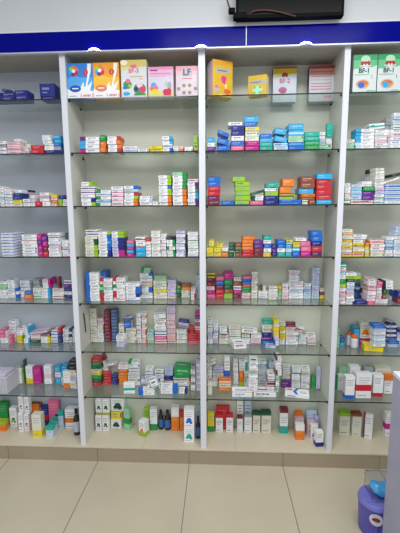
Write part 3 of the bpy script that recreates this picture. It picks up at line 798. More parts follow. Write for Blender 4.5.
f -4506 1004 10559 863 732 219 -0.2 0 W 5 1 1
f -4514 1007 10786 863 732 219 -0.4 0 W>N 5 2 1
f -4524 969 11014 863 732 219 -0.2 0 W>B 5 3 1
f -4504 983 11241 863 732 219 -0.5 0 W>B 5 4 1
f -4517 1005 11469 863 732 219 -1.3 0 W 5 5 1
f -3784 1768 10559 783 610 176 -1.8 0 W 6 1 1
f -3799 1770 10744 783 610 176 1.6 0 W 6 2 1
f -3800 1716 10930 783 610 176 0.5 0 W>B 6 3 0
f -3791 1762 11115 783 610 176 -1.9 0 W>B 6 4 0
f -3783 1723 11300 783 610 176 -0.7 0 C=O 6 5 0
f -3773 1751 11486 783 610 176 1.4 0 C=O 6 6 0
f -3766 1759 11671 783 610 176 1.4 0 W 6 7 0
f -3796 1748 11857 783 610 176 -0.7 0 W 6 8 0
f -3776 1719 12042 783 610 176 1.5 0 W>B 6 9 1
f -3810 1772 12228 591 608 164 1.8 0 E<G 6 10 1
f -3785 1741 12400 591 610 164 1.4 0 E<G 6 11 0
f -2837 1641 10559 858 689 189 1.0 0 C 7 1 0
f -2849 1668 10757 858 689 189 -0.9 0 C 7 2 1
f -2873 1664 10955 858 689 189 1.7 0 Y 7 3 1
f -2863 1651 11153 858 689 189 0.5 0 C 7 4 1
f -2862 1680 11351 858 689 189 -0.2 0 C 7 5 1
f -2868 1634 11549 858 689 189 1.3 0 C 7 6 1
f -2809 1651 11747 818 689 147 -0.0 0 E 7 7 1
f -2812 1671 11902 818 689 147 1.6 0 E 7 8 0
f -2094 1673 10559 546 671 195 -0.6 0 J 8 1 0
f -2101 1662 10762 546 671 195 1.7 0 I 8 2 1
f -2126 1689 10966 546 671 195 -0.9 0 J 8 3 0
f -2105 1652 11169 546 671 195 -1.1 0 I 8 4 0
f -2085 1712 11373 546 668 195 -1.1 0 J 8 5 0
f -2108 1651 11577 546 671 195 -1.5 0 I 8 6 0
f -1676 1899 10559 270 481 307 -0.8 0 D 9 1 1
f -1673 1825 10875 270 500 307 -1.6 0 G 9 2 1
f -1668 1879 11190 201 500 166 1.7 0 L 9 3 1
f -1675 1883 11365 201 497 166 -1.0 0 D 9 4 1
f -1207 1792 10559 535 550 167 -1.7 0 C 10 1 0
f -1207 1828 10734 535 550 167 -0.0 0 C 10 2 0
f -1214 1795 10910 535 550 167 1.4 0 C 10 3 0
f -1177 1829 11086 590 550 189 0.9 0 O 10 4 0
f -1174 1815 11284 590 550 189 -0.5 0 H 10 5 1
f -667 1313 10559 286 479 189 -1.9 0 W>R 11 1 0
f -681 1327 10756 286 479 189 -1.5 0 W>R 11 2 0
f -689 1310 10954 286 479 189 -0.5 0 W 11 3 0
f -650 1329 11152 286 479 189 1.3 0 J 11 4 0
f -383 1837 10559 223 531 179 -0.7 0 Q 12 1 0
f -399 1815 10746 223 531 179 0.5 0 Q 12 2 0
f -378 1852 10934 223 528 179 -0.8 0 Q 12 3 0
f -409 1790 11122 223 531 179 0.3 0 Q 12 4 0
f -406 1790 11309 223 531 179 -0.8 0 Q 12 5 0
f -406 1806 11497 223 531 179 0.7 0 Q 12 6 0
f -390 1812 11685 223 531 179 0.9 0 Q 12 7 0
f -407 1863 11872 223 517 179 -1.5 0 Q 12 8 0
cell 2 6
f -7455 1841 7437 445 535 188 0.9 0 C 1 1 0
f -7459 1855 7634 445 525 188 0.5 0 C 1 2 0
f -7450 1791 7831 445 535 188 -1.3 0 C 1 3 0
f -7460 1829 8028 445 535 188 -1.6 0 C 1 4 0
f -7448 1813 8225 445 535 188 -0.1 0 C 1 5 0
f -7458 1852 8422 445 528 188 -0.8 0 C 1 6 0
f -7456 1834 8619 445 535 188 0.6 0 C 1 7 0
f -7467 1807 8817 445 535 188 -0.1 0 C 1 8 0
f -7454 1837 9014 445 535 188 -1.5 0 C 1 9 0
f -7461 1830 9211 445 535 188 -1.2 0 C 1 10 0
f -7476 1859 9408 445 521 188 -1.9 0 C 1 11 0
f -7459 1809 9605 445 535 188 -1.9 0 C 1 12 0
f -7024 1833 7437 373 500 169 -0.4 0 W 2 1 0
f -6996 1826 7615 373 500 169 -0.6 0 W 2 2 1
f -7005 1870 7793 373 500 169 -1.9 0 W 2 3 0
f -7026 1842 7971 373 500 169 1.6 0 W 2 4 0
f -7016 1841 8149 373 500 169 -0.1 0 W 2 5 0
f -7014 1832 8327 373 500 169 0.7 0 C 2 6 0
f -7004 1858 8504 373 500 169 0.1 0 C 2 7 0
f -6965 1897 8682 400 483 204 0.5 0 J 2 8 0
f -6997 1860 8895 400 500 204 0.6 0 J 2 9 0
f -6553 1875 7437 391 500 237 -0.5 0 M 3 1 0
f -6541 1869 7684 391 500 237 0.7 0 M 3 2 1
f -6527 1877 7930 391 500 237 0.8 0 M 3 3 1
f -6537 1838 8176 391 500 237 0.5 0 M 3 4 1
f -6541 1825 8423 391 500 237 1.0 0 M 3 5 1
f -6558 1859 8669 391 500 237 0.1 0 M 3 6 1
f -6536 1881 8916 391 499 237 -0.1 0 M 3 7 1
f -6527 1855 9162 391 500 237 0.3 0 M 3 8 1
f -6524 1846 9408 391 500 237 0.9 0 M 3 9 1
f -6037 1827 7437 426 500 217 1.1 0 X 4 1 1
f -6051 1863 7663 426 500 217 1.2 0 X 4 2 1
f -6041 1832 7889 426 500 217 -0.1 0 X 4 3 0
f -6052 1876 8114 426 500 217 1.8 0 X 4 4 0
f -6044 1886 8340 426 494 217 -1.7 0 X 4 5 1
f -6060 1893 8566 426 487 217 1.8 0 X 4 6 1
f -6046 1847 8792 426 500 217 1.1 0 X 4 7 1
f -6056 1873 9017 426 500 217 0.5 0 X 4 8 1
f -6041 1877 9243 426 500 217 1.9 0 X 4 9 1
f -6058 1859 9469 426 500 217 0.6 0 X 4 10 1
f -5571 1824 7437 352 500 435 1.8 0 B 5 1 1
f -5582 1860 7881 352 500 435 -1.8 0 C 5 2 1
f -5588 1894 8325 352 486 435 -0.9 0 C 5 3 0
f -5450 1061 7437 538 600 178 -1.0 0 I 6 1 0
f -5434 1042 7625 538 600 178 1.6 0 I 6 2 1
f -5442 1022 7812 538 600 178 -1.0 0 W 6 3 0
f -5447 996 7999 538 600 178 -1.5 0 W 6 4 0
f -4939 1845 7437 686 160 190 1.1 0 C 8 1 0
f -4904 1848 7637 686 160 190 -1.0 0 C 8 2 1
f -4933 1870 7836 686 160 190 -0.1 0 C 8 3 0
f -4941 1862 8036 686 160 190 -0.9 0 C 8 4 0
f -4939 1883 8235 686 160 190 -1.6 0 C 8 5 0
f -5158 1855 8434 468 160 427 1.1 -6 B 8 6 1
f -5116 2060 7437 423 320 202 -0.7 0 W 7 1 0
f -5098 1993 7648 423 330 202 1.6 0 C 7 2 1
f -5121 1990 7860 423 330 202 -1.0 0 W 7 3 0
f -5096 2047 8071 423 330 202 0.9 0 I 7 4 0
f -5104 1991 8282 423 330 202 -0.8 0 J 7 5 0
f -5119 2063 8493 423 317 202 1.6 0 W 7 6 0
f -5133 2069 8704 423 311 202 0.2 0 C 7 7 0
f -5126 1997 8915 569 330 111 -0.3 -8 X 7 8 0
f -5117 2026 9036 569 330 111 -0.8 -8 I 7 9 0
f -4366 1858 7437 280 500 178 -0.8 0 W=P 9 1 0
f -4374 1840 7624 280 500 178 -0.3 0 W=P 9 2 0
f -4404 1839 7811 280 500 178 2.0 0 W 9 3 0
f -4381 1862 7997 280 500 178 0.7 0 W=P 9 4 0
f -4379 1862 8184 280 500 178 -0.5 0 W=P 9 5 0
f -4402 1822 8371 280 500 178 -1.5 0 W 9 6 0
f -4390 1821 8557 280 500 178 0.7 0 W=P 9 7 0
f -4393 1839 8744 280 500 178 -0.7 0 W 9 8 0
f -4386 1837 8930 280 500 178 1.4 0 W 9 9 0
f -4387 1825 9117 280 500 178 -1.7 0 W=P 9 10 0
f -4369 1866 9304 280 500 178 -0.8 0 W 9 11 0
f -4032 1824 7437 303 500 178 1.6 0 J>O 10 1 0
f -4022 1873 7624 303 500 178 -1.8 0 J>O 10 2 0
f -4044 1887 7811 303 493 178 0.4 0 W 10 3 0
f -4054 1839 7998 303 500 178 -1.7 0 J>O 10 4 0
f -4040 1835 8185 303 500 178 -0.2 0 J>O 10 5 0
f -4024 1892 8372 303 488 178 -0.0 0 W 10 6 0
f -4028 1831 8559 303 500 178 1.8 0 J>O 10 7 0
f -4025 1859 8746 303 500 178 1.5 0 W 10 8 0
f -4050 1898 8932 303 482 178 -0.7 0 W 10 9 0
f -4022 1887 9119 303 493 178 1.7 0 J>O 10 10 0
f -4031 1826 9306 303 500 178 -0.9 0 W 10 11 0
f -3600 1893 7437 433 487 178 0.7 0 E 11 1 0
f -3627 1848 7625 433 500 178 -0.6 0 Q 11 2 0
f -3622 1838 7812 433 500 178 0.1 0 E 11 3 0
f -3613 1841 8000 433 500 178 -0.4 0 Q 11 4 0
f -3588 1868 8187 433 500 178 1.0 0 E 11 5 0
f -2913 1822 7437 787 500 226 1.5 0 J=R 12 1 0
f -2949 1836 7672 787 500 226 1.0 0 P 12 2 1
f -2920 1869 7907 787 500 226 -0.1 0 W=N 12 3 0
f -2922 1854 8142 787 500 226 -1.2 0 W=N 12 4 0
f -2944 1829 8377 787 500 226 -1.9 0 W 12 5 0
f -2912 1896 8612 787 484 226 -0.6 0 W 12 6 0
f -2935 1842 8847 787 500 226 1.1 0 W 12 7 0
f -2950 1859 9082 791 500 318 -1.3 -6 W 12 8 0
f -2182 1894 7437 548 486 186 -1.8 0 J=R 13 1 0
f -2201 1838 7632 548 500 186 0.6 0 J=R 13 2 0
f -2205 1844 7827 548 500 186 -0.8 0 J=O 13 3 1
f -2194 1860 8022 548 500 186 -0.0 0 J=R 13 4 1
f -2191 1858 8217 548 500 186 1.8 0 J 13 5 0
f -2202 1883 8412 548 497 186 1.7 0 J 13 6 0
f -2194 1867 8607 548 500 186 1.2 0 J=R 13 7 0
f -2190 1835 8802 548 500 186 -0.3 0 J 13 8 0
f -2214 1822 8997 548 500 186 0.7 0 J 13 9 0
f -2206 1840 9192 548 500 186 -1.9 0 J 13 10 0
f -2220 1874 9387 548 500 186 -0.6 0 I=P 13 11 0
f -2202 1874 9582 548 500 186 1.6 0 J 13 12 0
f -2190 1838 9777 548 500 186 2.0 0 I=P 13 13 0
f -1511 1866 7437 700 160 224 0.6 0 C 14 1 0
f -1507 1891 7671 700 160 224 0.4 0 W 14 2 0
f -1488 1831 7904 700 160 224 1.3 0 C 14 3 0
f -1507 1869 8138 700 160 224 0.9 0 W 14 4 1
f -1404 2011 7437 507 330 179 -0.7 0 W 15 1 0
f -1375 2043 7625 507 330 179 -0.1 0 C 15 2 0
f -1394 2042 7813 507 330 179 -1.0 0 W 15 3 0
f -1415 1999 8002 507 330 179 0.3 0 I 15 4 1
f -1392 2068 8190 507 312 179 0.5 0 J 15 5 0
f -1381 2069 8378 677 311 181 -0.0 8 S 15 6 0
f -1400 2028 8568 677 330 181 -0.5 8 I 15 7 0
f -1385 2036 8758 677 330 181 -1.5 8 N 15 8 0
f -662 1782 7437 812 580 173 1.0 0 P=R 16 1 0
f -680 1787 7619 812 580 173 0.3 0 R 16 2 1
f -699 1751 7801 812 580 173 0.9 0 R 16 3 1
f -689 1751 7983 812 580 173 1.3 0 R 16 4 1
u -821 1740 8164 261 300 495 1.0 0 R 16 5 1
f -425 1771 8164 331 580 231 -1.5 0 R 16 6 1
f -426 1758 8404 331 580 231 0.7 0 W=R 16 7 0
f -428 1762 8643 331 580 231 -2.0 0 F 16 8 1
f -433 1804 8883 331 576 231 0.4 0 J 16 9 0
f -416 1759 9123 331 580 231 0.9 0 V 16 10 0
f -440 1787 9362 331 580 231 -0.8 0 F 16 11 1
cell 2 7
f -7393 1678 4385 601 686 232 0.4 0 R 1 1 0
f -7363 1682 4626 601 686 232 -0.0 0 D 1 2 1
f -7374 1684 4867 601 686 232 -0.4 0 G 1 3 0
f -7391 1688 5107 601 686 232 -0.5 0 Y 1 4 1
f -7401 1647 5348 601 686 232 -0.6 0 C 1 5 1
f -7372 1686 5589 601 686 232 -0.0 0 D 1 6 1
f -7367 1660 5830 601 686 232 -0.6 0 G=D 1 7 1
f -7370 1688 6070 601 686 232 -0.3 0 R 1 8 1
f -6832 1992 4385 296 330 188 0.1 0 W 2 1 0
f -6834 2060 4582 296 320 188 -1.2 0 C 2 2 1
f -6836 2033 4778 296 330 188 1.7 0 W 2 3 0
f -6857 2043 4975 296 330 188 0.6 0 I 2 4 1
f -6828 2017 5172 296 330 188 -0.4 0 J 2 5 0
f -6866 2045 5368 296 330 188 -1.7 0 W 2 6 0
f -6834 2002 5565 103 330 477 -1.2 -20 J 2 7 0
f -6830 2030 6082 103 330 477 1.0 -20 M 2 8 0
f -6713 1839 4385 557 160 179 -0.5 0 R 3 1 0
f -6685 1835 4573 557 160 179 1.6 0 R 3 2 0
f -6690 1874 4761 557 160 179 -0.9 0 R 3 3 1
f -6696 1892 4950 557 160 179 0.4 0 R 3 4 1
f -6719 1869 5138 557 160 179 1.8 0 R 3 5 0
f -6514 2037 5565 902 330 170 -1.4 -15 W 2 9 0
f -6175 1870 4385 397 500 165 -1.8 0 N 4 1 1
f -6184 1850 4559 397 500 165 -1.0 0 N 4 2 1
f -6163 1826 4733 397 500 165 0.2 0 N 4 3 1
f -6155 1845 4907 397 500 165 0.3 0 N 4 4 1
f -5586 1883 4385 615 497 221 0.3 0 O 5 1 1
f -5581 1865 4615 615 500 221 1.3 0 O 5 2 0
f -5605 1829 4844 615 500 221 1.5 0 O 5 3 1
f -5572 1821 5074 615 500 221 1.6 0 O 5 4 1
f -5582 1888 5304 615 492 221 0.8 0 O 5 5 1
f -5561 1829 5533 672 500 148 1.1 0 W 5 6 0
f -5547 1858 5691 672 500 148 -0.9 0 W 5 7 0
f -4833 1895 4385 795 485 212 -0.1 0 W 7 1 0
f -4840 1899 4606 795 481 212 1.9 0 C 7 2 0
f -4842 1836 4827 795 500 212 0.9 0 W 7 3 0
f -4832 1858 5047 795 500 212 0.7 0 C 7 4 1
f -4820 1868 5268 756 500 201 -1.2 0 W=S 7 5 0
f -4822 1864 5478 756 500 201 -0.3 0 W=S 7 6 1
f -4792 1831 5689 756 500 201 1.7 0 W 7 7 0
f -4820 1847 5899 756 500 201 -1.6 0 W<G 7 8 0
u -4876 617 4385 742 300 696 6.0 0 W=T 6 0 1
f -4252 1949 4385 274 431 217 -0.6 0 W 8 1 0
f -4229 1948 4611 274 432 217 0.8 0 I 8 2 0
f -3777 1855 4385 550 500 168 -1.3 0 W=N 10 1 1
f -3774 1847 4562 550 500 168 -1.3 0 W=N 10 2 1
f -3755 1862 4739 550 500 168 -0.8 0 W 10 3 0
f -3774 1831 4916 550 500 168 -1.5 0 W 10 4 0
f -3766 1826 5094 550 500 168 0.1 0 W=N 10 5 0
f -3774 1882 5271 550 498 168 -0.9 0 W=N 10 6 0
f -3747 1896 5448 550 484 168 1.7 0 W 10 7 0
f -3104 1894 4385 609 486 191 -0.1 0 I 12 1 0
f -3075 1857 4585 609 500 191 0.2 0 I 12 2 0
f -3102 1881 4785 609 499 191 -0.5 0 W 12 3 0
f -3075 1877 4985 609 500 191 -0.3 0 W 12 4 1
f -3112 1841 5185 609 500 191 -0.3 0 W=N 12 5 0
f -2442 1867 4385 547 500 171 -2.0 0 W 14 1 0
f -2437 1891 4565 547 489 171 1.8 0 W 14 2 0
f -2428 1875 4745 547 500 171 0.4 0 N 14 3 1
f -2414 1883 4925 547 497 171 -0.2 0 N 14 4 1
f -2436 1895 5105 547 485 171 0.2 0 I 14 5 0
f -2432 1845 5285 547 500 171 0.7 0 I 14 6 0
f -2436 1895 5466 547 485 171 2.0 0 I 14 7 0
f -3929 1590 4385 848 290 131 1.8 25 W 9 0 0
f -1562 1606 4385 1063 720 220 -0.6 0 W=K 16 1 0
f -1527 1645 4614 1063 720 220 -1.0 0 W 16 2 0
f -1559 1620 4844 1063 720 220 -1.5 0 C=R 16 3 1
f -1509 1611 5073 1059 720 788 1.0 4 G 16 4 1
f -736 1270 4385 297 1050 171 0.5 0 W 18 1 1
f -739 1324 4565 297 1050 171 0.6 0 W 18 2 1
f -706 1315 4745 297 1050 171 0.9 0 S 18 3 1
f -733 1291 4925 297 1050 171 -0.5 0 W 18 4 1
f -728 1330 5105 297 1050 171 -0.3 0 W 18 5 0
f -710 1307 5285 297 1050 171 -1.7 0 S 18 6 0
f -736 1303 5465 297 1050 171 1.2 0 W 18 7 0
f -735 1277 5645 297 1050 171 -0.5 0 W 18 8 0
f -725 1290 5825 297 1050 171 1.7 0 S 18 9 0
f -355 1247 4385 295 1050 199 -0.6 0 W 19 1 0
f -360 1238 4593 295 1050 199 -0.4 0 I 19 2 0
f -379 1277 4800 295 1050 199 1.5 0 W 19 3 0
f -343 1272 5008 295 1050 199 -0.5 0 I 19 4 0
f -357 1269 5215 295 1050 199 -1.3 0 W 19 5 0
f -358 1264 5423 295 1050 199 -1.2 0 I 19 6 0
f -363 1292 5630 295 1050 199 0.6 0 W 19 7 0
f -368 1244 5838 295 1050 199 0.5 0 I 19 8 0
f -358 1249 6046 295 1050 199 -0.1 0 W 19 9 0
f -364 1275 6253 295 1050 199 1.5 0 I 19 10 0
f -3715 424 4385 1029 300 151 6.0 0 W<B 11 1 0
f -3707 435 4545 1029 300 151 6.0 0 W<B 11 2 0
f -3721 401 4706 1029 300 151 6.0 0 W<B 11 3 0
f -3622 455 4866 114 350 770 -1.4 28 W=S 11 4 0
f -3091 436 4866 444 300 615 -1.0 -24 W 11 5 1
f -3017 1333 4385 339 300 554 -0.2 12 W<N 13 0 1
f -2269 731 4385 1098 350 185 1.8 0 W>B 15 1 1
f -2278 728 4579 1098 350 185 1.0 0 W>B 15 2 1
f -2263 733 4773 1098 350 185 1.1 0 W>B 15 3 1
f -1372 782 4385 520 500 227 -1.2 0 W>N 17 0 1
cell 2 8
u -7381 1627 1072 429 350 1120 0.8 0 W*D 1 0 1
u -6892 1647 1072 454 372 1120 -0.4 0 W*D 2 1 1
f -7091 1727 2201 915 793 220 0.4 0 L! 2 2 1
u -7325 1647 2430 426 350 943 1.6 0 W*D 2 3 1
u -6826 1647 2430 462 336 954 0.7 0 W*D 2 4 1
u -6254 2003 1072 749 457 636 -1.5 0 W*D 3 1 1
f -6221 2038 1716 753 457 625 0.8 0 Y 3 2 1
u -6092 2003 2350 965 457 936 -1.4 0 W*D 3 3 1
u -5427 1643 1072 448 340 1648 -20.0 0 E=G 4 0 1
u -4229 962 1072 498 500 1113 -25.0 0 W*O_L 5 0 1
u -4078 2070 1072 317 350 1502 -1.6 0 L_O 6 0 1
u -3555 1820 1072 512 406 1589 2.0 0 W_G 7 0 1
b -3066 1894 1072 350 626 1405 0.6 0 bottle 8 0 1
b -2600 1825 1072 423 640 1415 0.8 0 bottle 9 0 1
u -2044 1820 1072 532 422 1751 2.0 0 O^W40 10 0 1
u -1554 1820 1072 336 350 1439 1.1 0 O^R 11 0 1
u -978 574 1072 678 600 1053 0.9 0 W*T 12 1 1
u -967 574 2133 673 600 1223 -0.2 0 W*B 12 2 1
b -410 934 1072 322 1050 1563 1.7 0 bottle 14 0 1
u -471 2070 1072 337 350 1620 -0.0 0 Q*B 13 0 1
cell 3 2
f 507 252 19616 448 1050 239 1.8 0 V 1 1 1
f 535 315 19863 448 1050 239 -1.4 0 W 1 2 1
f 509 295 20111 448 1050 239 -0.3 0 A 1 3 1
f 1221 277 19616 757 1050 294 -1.1 0 B 2 1 1
f 1169 301 19919 670 1050 297 1.1 14 B 2 2 1
f 1167 298 20378 650 1050 198 -0.3 22 B 2 3 1
f 2020 272 19616 698 1050 267 -0.1 0 P 3 1 1
f 2013 278 19892 698 1050 267 1.8 0 B 3 2 1
f 2033 251 20168 698 1050 267 0.7 0 W 3 3 1
f 2034 268 20444 698 1050 267 1.6 0 N 3 4 1
f 2040 246 20720 698 1050 267 0.5 0 N 3 5 1
f 1889 270 20996 779 1050 209 -0.1 0 W 3 6 1
f 2864 309 19616 772 1050 256 0.5 0 F 4 1 1
f 2879 260 19881 772 1050 256 1.2 0 F=V 4 2 1
f 2857 255 20146 772 1050 256 1.2 0 C 4 3 1
f 2865 258 20412 772 1050 256 1.6 0 C 4 4 1
f 2862 294 20677 772 1050 256 1.9 0 Y 4 5 1
f 2750 266 20943 689 1050 228 0.2 0 B 4 6 1
f 2805 284 21180 774 1050 322 -0.9 0 A 4 7 1
f 3674 317 19616 708 1050 215 0.8 0 T 5 1 1
f 3662 295 19840 708 1050 215 0.5 0 T 5 2 1
f 3667 294 20064 708 1050 215 -0.5 0 A 5 3 1
f 3640 302 20289 664 1050 238 -0.4 0 B 5 4 1
f 4506 264 19616 787 1050 188 -1.3 0 Q 6 1 1
f 4484 250 19812 787 1050 188 1.5 0 Q=A 6 2 1
f 4471 320 20009 708 1050 285 -0.3 12 A 6 3 1
f 4450 259 20444 651 1050 316 1.5 8 A 6 4 1
f 5382 260 19616 865 1050 201 -0.8 0 B 7 1 1
f 5367 251 19825 865 1050 201 -1.2 0 B=A 7 2 1
f 5339 250 20035 842 1050 169 -1.4 0 E 7 3 1
f 5348 264 20213 842 1050 169 1.7 0 E 7 4 1
f 5353 294 20390 840 1050 319 -0.9 0 A=Q 7 5 1
f 5344 267 20718 840 1050 319 1.5 0 A 7 6 1
f 6257 295 19616 821 340 235 1.0 0 G 8 1 1
f 6269 300 19860 821 340 235 -0.6 0 G=T 8 2 1
f 6245 269 20104 821 340 235 1.8 0 T 8 3 0
f 6240 263 20347 821 340 235 -0.8 0 T 8 4 0
f 7053 1030 19616 324 1050 176 -1.3 0 W 10 1 0
f 7038 961 19801 324 1050 176 -0.6 0 W 10 2 0
f 7065 996 19986 324 1050 176 0.6 0 Q 10 3 0
f 7056 989 20171 324 1050 176 -0.4 0 Q 10 4 1
f 7035 1036 20356 324 1050 176 0.9 0 W 10 5 0
f 7038 976 20541 324 1050 176 1.1 0 W 10 6 0
f 6910 660 19616 1099 340 161 1.0 0 E 9 1 0
f 6894 666 19786 1099 340 161 -1.2 0 E 9 2 0
f 7414 1020 19616 323 1050 191 1.3 0 W 11 1 0
f 7421 991 19816 323 1050 191 0.9 0 W 11 2 1
f 7420 996 20016 323 1050 191 2.0 0 W 11 3 1
f 7413 1035 20217 323 1050 191 1.5 0 W 11 4 1
u 7423 960 20417 343 300 776 2.0 0 T 11 5 1
cell 3 3
f 657 256 16534 713 1050 262 -0.2 0 M 1 1 1
f 654 314 16805 713 1050 262 0.3 0 M=V 1 2 1
f 684 279 17076 713 1050 262 -0.0 0 R 1 3 1
f 689 250 17347 713 1050 262 -1.1 0 R 1 4 1
f 684 287 17618 713 1050 262 1.1 0 B 1 5 1
f 690 302 17888 713 1050 262 0.4 0 B 1 6 1
f 1484 300 16534 773 1050 245 0.1 0 B 2 0 1
f 2326 266 16534 812 1050 261 1.7 0 L 3 1 1
f 2340 243 16805 812 1050 261 0.6 0 L 3 2 1
f 2360 290 17075 812 1050 261 -0.0 0 L 3 3 1
f 2337 290 17345 812 1050 261 0.5 0 L 3 4 1
f 2338 312 17615 812 1050 261 1.5 0 L 3 5 1
f 2116 303 17886 701 1050 280 0.9 0 L 3 6 1
f 3174 298 16534 757 1050 232 -1.2 0 P 4 1 1
f 3216 261 16775 661 1050 141 -1.2 0 W<D 4 2 1
f 3236 258 16925 661 1050 141 1.3 0 W<D 4 3 1
f 3212 307 17075 913 1050 131 -0.4 -14 D 4 4 1
f 4006 254 16534 806 1050 248 0.6 0 N 5 1 1
f 4036 268 16791 806 1050 248 0.4 0 N 5 2 1
f 4036 253 17047 718 1050 249 0.6 0 L 5 3 1
f 4006 303 17305 726 1050 176 1.1 0 W 5 4 1
f 4098 285 17490 700 1050 276 0.3 -6 T 5 5 1
f 5120 261 16534 1280 1050 129 -0.4 0 B 6 1 1
f 5123 246 16673 1280 1050 129 1.8 0 B 6 2 1
f 5993 295 16534 322 1050 261 0.2 0 C 7 0 1
f 4943 310 16811 884 1050 182 0.5 0 L 6 3 1
f 4932 271 17003 884 1050 182 1.9 0 H=L 6 4 1
f 4816 316 17194 581 1050 371 -1.4 0 O 6 5 1
f 4997 305 17574 672 1050 458 0.6 0 O 6 6 1
f 6381 267 16534 332 1050 258 0.8 0 H 8 1 1
f 6126 300 16801 796 1050 156 0.2 0 H 8 2 1
f 6140 245 16967 796 1050 156 1.6 0 O=H 8 3 1
f 6037 316 17132 825 1050 319 1.0 0 A 8 4 1
f 6103 263 17461 772 1050 327 0.9 0 H 8 5 1
f 6091 249 17796 770 1050 326 0.2 0 H 8 6 1
f 7067 268 16534 856 1050 253 -0.1 0 A 9 1 1
f 7023 246 16796 813 1050 282 -0.3 0 R 9 2 1
f 7021 254 17087 813 1050 282 -0.7 0 R 9 3 1
f 7016 242 17378 813 1050 282 1.9 0 R 9 4 1
f 7013 311 17668 813 1050 282 -0.3 0 R 9 5 1
f 7030 250 17959 858 1050 314 -0.3 0 A 9 6 1
cell 3 4
f 445 244 13481 371 1050 262 0.2 0 Y 1 1 1
f 423 264 13752 371 1050 262 0.8 0 Y 1 2 1
f 537 308 14023 294 1050 444 -1.3 0 Y 1 3 1
f 895 316 13481 391 1050 262 -0.7 0 Y 2 1 1
f 882 260 13752 391 1050 262 1.5 0 Y 2 2 1
f 1033 268 14022 379 1050 261 0.7 0 Y 2 3 0
f 1325 315 13481 337 1050 272 0.5 0 O 3 1 0
f 1325 256 13762 336 1050 251 -0.1 0 W 3 2 0
f 1717 278 13481 336 1050 191 0.5 0 D 4 1 1
f 1745 295 13681 336 1050 191 0.0 0 D=L 4 2 0
f 1738 281 13880 336 1050 191 -1.2 0 D 4 3 1
f 1732 262 14080 336 1050 191 -1.2 0 D 4 4 1
f 2123 279 13481 346 1050 191 -1.9 0 H 5 1 1
f 2122 317 13680 346 1050 191 0.0 0 D=R 5 2 1
f 2122 277 13880 346 1050 191 0.8 0 H=G 5 3 1
f 2128 272 14080 346 1050 191 0.3 0 H 5 4 1
f 2681 295 13481 635 1050 191 -0.3 0 R 6 1 1
f 2700 268 13681 635 1050 191 0.6 0 R 6 2 1
f 2677 279 13881 635 1050 191 -0.0 0 O 6 3 1
f 2669 250 14081 635 1050 191 -0.2 0 O 6 4 1
f 2702 305 14282 635 1050 191 1.4 0 O 6 5 1
f 2748 304 14482 684 1050 194 1.9 0 O 6 6 1
f 3314 252 13481 515 1050 233 -1.4 0 M 7 1 1
f 3340 255 13723 515 1050 233 -0.7 0 M 7 2 1
f 3311 313 13964 515 1050 233 -1.2 0 V 7 3 1
f 3315 288 14206 515 1050 233 0.8 0 V 7 4 1
f 3841 286 13481 428 1050 237 0.1 0 Y 8 1 1
f 3864 281 13727 428 1050 237 1.2 0 W 8 2 1
f 3876 309 13974 428 1050 237 -0.7 0 B 8 3 1
f 3841 278 14220 428 1050 237 -1.9 0 W 8 4 0
f 3867 278 14467 428 1050 237 1.0 0 T 8 5 1
f 4296 299 13481 268 1050 223 0.8 0 N 9 1 1
f 4274 298 13713 268 1050 223 0.6 0 V 9 2 1
f 4269 310 13946 268 1050 223 -0.1 0 N 9 3 1
f 4683 256 13481 437 1050 237 1.3 0 T 10 1 1
f 4681 299 13727 437 1050 237 1.4 0 W 10 2 0
f 4683 287 13973 437 1050 237 -0.1 0 B 10 3 1
f 4670 304 14220 437 1050 237 1.7 0 B 10 4 1
f 5113 243 13481 341 1050 237 -0.1 0 T=A 11 1 1
f 5115 275 13727 341 1050 237 -0.6 0 Q 11 2 0
f 5122 302 13973 341 1050 237 0.3 0 A 11 3 1
f 5152 256 14219 341 1050 237 -0.5 0 Y=A 11 4 1
f 5567 302 13481 414 1050 276 -0.3 0 B 12 1 1
f 5548 271 13766 414 1050 276 0.3 0 A=W 12 2 1
f 5582 292 14051 414 1050 276 1.4 0 Y 12 3 1
f 6119 274 13481 571 1050 293 0.0 0 F 13 1 1
f 6119 298 13783 571 1050 293 -0.4 0 P 13 2 1
f 6091 299 14086 571 1050 293 -0.8 0 P 13 3 1
f 5813 261 14388 621 1050 183 -1.0 0 W=C 13 4 1
f 6770 292 13481 622 1050 293 1.7 0 M=N 14 1 1
f 6766 279 13783 622 1050 293 1.5 0 R 14 2 1
f 6746 287 14084 622 1050 293 1.9 0 N 14 3 1
f 6755 252 14386 622 1050 293 -1.5 0 B 14 4 1
f 6741 299 14688 622 1050 293 -0.4 0 B 14 5 1
cell 3 5
f 476 1795 10559 499 585 258 -1.9 0 P 1 1 1
f 454 1749 10826 499 592 258 -0.9 0 F 1 2 1
f 441 1748 11093 499 592 258 -0.6 0 J 1 3 1
f 460 1770 11360 499 592 258 1.9 0 M=R 1 4 1
f 445 1738 11628 499 592 258 1.6 0 M 1 5 1
f 471 1751 11895 483 592 345 0.2 0 Y=K 1 6 1
f 1011 1813 10559 509 567 282 1.7 0 R 2 1 1
f 1023 1749 10849 509 579 282 -0.5 0 R 2 2 1
f 1029 1786 11140 509 579 282 -0.9 0 M 2 3 1
f 1015 1746 11431 509 579 282 -0.4 0 B 2 4 1
f 1034 1772 11722 509 579 282 -0.1 0 P 2 5 1
f 1585 1812 10559 520 565 295 -0.3 0 L 3 1 1
f 1595 1817 10863 520 563 295 -0.8 0 H 3 2 1
f 1581 1806 11167 520 565 295 1.0 0 D 3 3 1
f 1580 1782 11471 520 565 295 1.5 0 G 3 4 1
f 1600 1795 11775 551 565 510 -0.4 0 F 3 5 1
f 2157 1791 10559 496 552 270 0.3 0 M 4 1 1
f 2192 1821 10837 496 552 270 1.9 0 F 4 2 1
f 2170 1774 11116 496 552 270 -0.6 0 W=N 4 3 0
